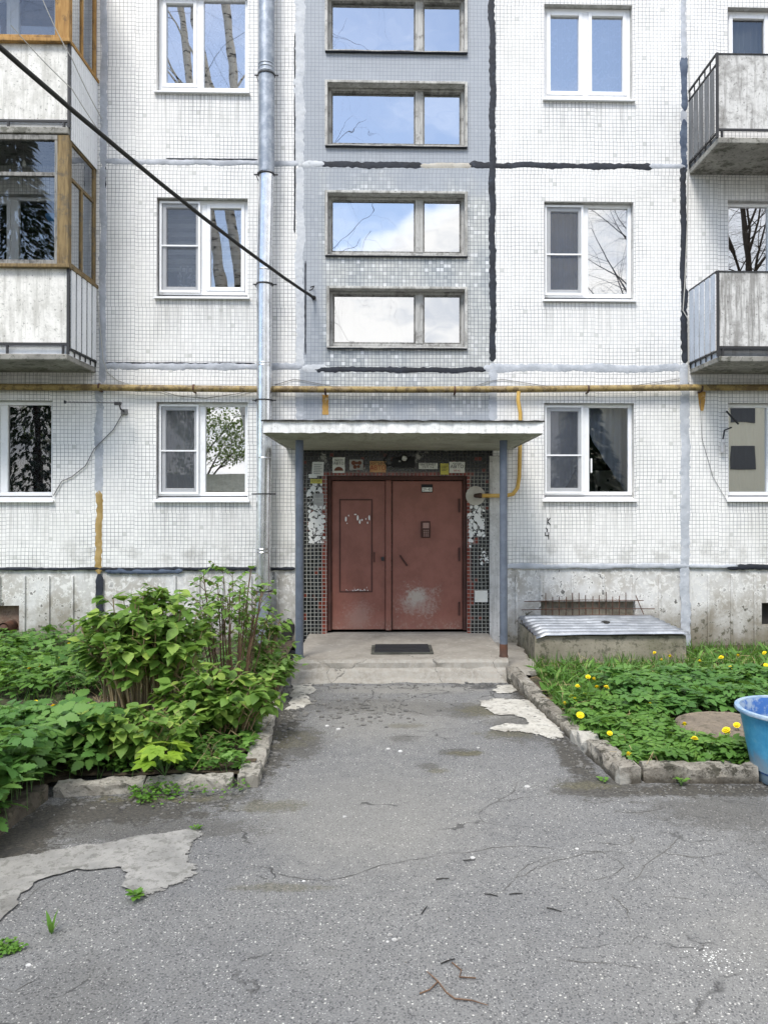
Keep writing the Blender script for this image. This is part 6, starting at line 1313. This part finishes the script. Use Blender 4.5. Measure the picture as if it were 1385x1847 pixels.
# ------------------------------------------------------------------ what the panes mirror: the yard behind the viewer
def f_birch(g, b):
    p, X, Y, Z = g.pos(); n = g.noise(g.vec(g.m('MULTIPLY', X, 3), g.m('MULTIPLY', Y, 3), g.m('MULTIPLY', Z, 14)), 1, 4, .6)
    return {'Base Color': g.mix(g.ss(n, .56, .62), S(214, 208, 196), S(52, 46, 40)), 'Roughness': .8}
M['birch'] = mat('birch_bark', f_birch); M['bark'] = mat('dark_bark', col=S(72, 62, 52), rough=.9)
def tree(name, x, y, H, r0, label, cat, bark, seed, levels=4, droop=.0, leaves=0, nb=7, first=.3, bend=.03, stems=1, lean=0., thin=1.):
    rd = random.Random(seed); root = empty(name, (x, y, 0), label, cat); tk, tw = MB(), MB(); tips = []
    def grow(p, d, ln, r_, lv):
        n = 6 if lv else 12; pts = [p.copy()]; rs = [r_]; dd = d.copy()
        for k in range(n):
            dd = (dd+Vector((rd.gauss(0, bend*(1+lv)), rd.gauss(0, bend*(1+lv)), rd.gauss(0, bend)-(droop*lv*.06 if lv > 1 else 0)))).normalized(); p = p+dd*ln/n; pts.append(p.copy()); rs.append(r_*(1-.80*(k+1)/n))
        (tk if r_ > .03 else tw).tube(pts, rs, 8 if r_ > .08 else (5 if r_ > .015 else 3), cap=False)
        if lv >= 2: tips.extend(pts[2:])
        if lv >= levels: return
        cnt = nb if lv == 0 else 6
        if lv == 0: cnt = int(nb*2.4)
        for q in range(cnt):
            t = first+(1-first)*(q+rd.random())/cnt if lv == 0 else .2+.8*(q+rd.random())/cnt; k = min(n-1, int(t*n)); b_ = pts[k].lerp(pts[k+1], t*n-k)
            a = rd.uniform(0, 6.28); side = Vector((math.cos(a), math.sin(a), 0)); nd = (dd*.75+side*.85+Vector((0, 0, .25 if lv == 0 else -.1*droop*lv))).normalized()
            grow(b_, nd, ln*((.42-.22*t) if lv == 0 else .55), rs[k]*(.42 if lv == 0 else .5)*thin, lv+1)
    for s_ in range(stems): grow(Vector((x+.25*s_, y+.1*s_, -.05)), Vector((.03*(s_*2-1)*(stems > 1)+lean, .02*s_, 1)).normalized(), H, r0, 0)
    tk.build('trunk', bark, root, smooth=True); tw.build('twigs', M['bark'], root)
    if leaves:
        P_ = np.array([tuple(tips[rd.randrange(len(tips))]) for _ in range(leaves)])+rng.normal(0, .12, (leaves, 3)); scatter('crown', OV, P_, frames(rng.normal(0, 1, (leaves, 3)), .8), rng.uniform(.06, .16, leaves), L['tree'], root)
    return root
tree('birch_tree', -3.15, -2.6, 23, .26, 'leafless white birch of the yard mirrored in the left pane of the top left window', 'tree', M['birch'], 4, levels=3, droop=1.6, bend=.022, nb=3, lean=-.235, first=.45, thin=.6)
tree('birch_tree', -3.05, -3.0, 24, .24, 'twin stemmed white birch mirrored in the right pane of the top left window', 'tree', M['birch'], 8, levels=3, droop=1.6, stems=2, bend=.014, nb=3, lean=-.155, first=.5, thin=.6)
tree('birch_tree', -3.9, -10.0, 19, .15, 'birch with hanging twigs mirrored in the stairwell windows', 'tree', M['birch'], 12, levels=4, droop=3.4, first=.4, thin=.66, nb=11)
tree('bare_tree', 9.9, -7.5, 14, .22, 'bare branched tree mirrored in the first floor window right of the stairwell', 'tree', M['bark'], 15, levels=4, droop=.5, first=.3, nb=10, thin=.8)
tree('bare_tree', 15.3, -6.5, 15, .30, 'dark leaning tree mirrored in the window over the lower right balcony', 'tree', M['bark'], 19, levels=4, droop=.3, first=.35, nb=8, lean=-.2)
for i, (x, y, h, lb) in enumerate(((-9.5, -19, 10, 'pale green spring tree mirrored in the left ground floor window'), (-3.5, -24, 9, 'pale green spring tree of the yard farther behind the porch side'), (4, -26, 9, 'pale green spring tree of the yard right of the other far one'), (-16, -24, 11, 'tall spring tree mirrored at the left photo edge'))):
    tree('leafy_tree', x, y, h, .18, lb, 'tree', M['bark'], 30+i, levels=3, leaves=15000, first=.2)
def spruce(x, y, H, Rr, label, seed):
    rd = random.Random(seed); root = empty('spruce_tree', (x, y, 0), label, 'tree'); MB().tube([(x, y, 0), (x, y, H)], [.16, .02], 8).build('trunk', M['bark'], root); P_, D, S_ = [], [], []
    for q in range(int(H*560)):
        t = rd.random()**1.3; z = .6+(H-.6)*t; rr = Rr*(1-t)*math.sqrt(rd.uniform(.1, 1)); a = rd.uniform(0, 6.28); P_.append((x+rr*math.cos(a), y+rr*math.sin(a), z-.25*rr)); D.append((math.cos(a), math.sin(a), -.35)); S_.append(rd.uniform(.2, .45))
    scatter('crown', (BLADE[0]*np.array([1, 5, 1.5]), BLADE[1]), np.array(P_), frames(np.array(D), .4), np.array(S_), L['spruce'], root)
spruce(-13.0, -8, 17, 3.6, 'dark spruce of the yard mirrored in the left edge windows', 1); spruce(6.6, -5, 6.0, 2.2, 'dark spruce mirrored in the ground floor window right of the porch', 2); spruce(3.2, -9, 6.5, 2.0, 'smaller dark spruce of the yard opposite the porch', 5)
OB = empty('opposite_building', (26, -24, 0), 'pale panel block across the yard mirrored in the right edge ground floor window', 'building')
M['obw'] = mat('cream_wall', col=S(240, 234, 208), rough=.9); M['obg'] = mat('dark_pane', col=S(40, 46, 54), rough=.1)
holes = [(15.3+2.6*i, 16.8+2.6*i, -0+1.2+2.8*j, 2.6+2.8*j) for i in range(9) for j in range(4)]
MB().box(13, 43, -36, -24, 0, 12).build('wall', M['obw'], OB)
for h in holes:
    wn = MB().box(h[0], h[1], -24.0, -23.96, h[2], h[3]).build('window', M['obg'], OB)
sh_ = empty('low_shed', (-9, -17, 0), 'low pale shed across the yard mirrored in the left ground floor window', 'shed')
MB().box(-10.5, -6.4, -18.5, -15.5, 0, 2.5).build('wall', M['obw'], sh_); f = MB(); f.v += [(-10.8, -15.2, 2.5), (-6.1, -15.2, 2.5), (-6.1, -18.8, 2.5), (-10.8, -18.8, 2.5), (-10.8, -17, 3.4), (-6.1, -17, 3.4)]; f.f += [(0, 1, 5, 4), (2, 3, 4, 5), (1, 2, 5), (3, 0, 4)]; f.build('roof', M['canopyu'], sh_)
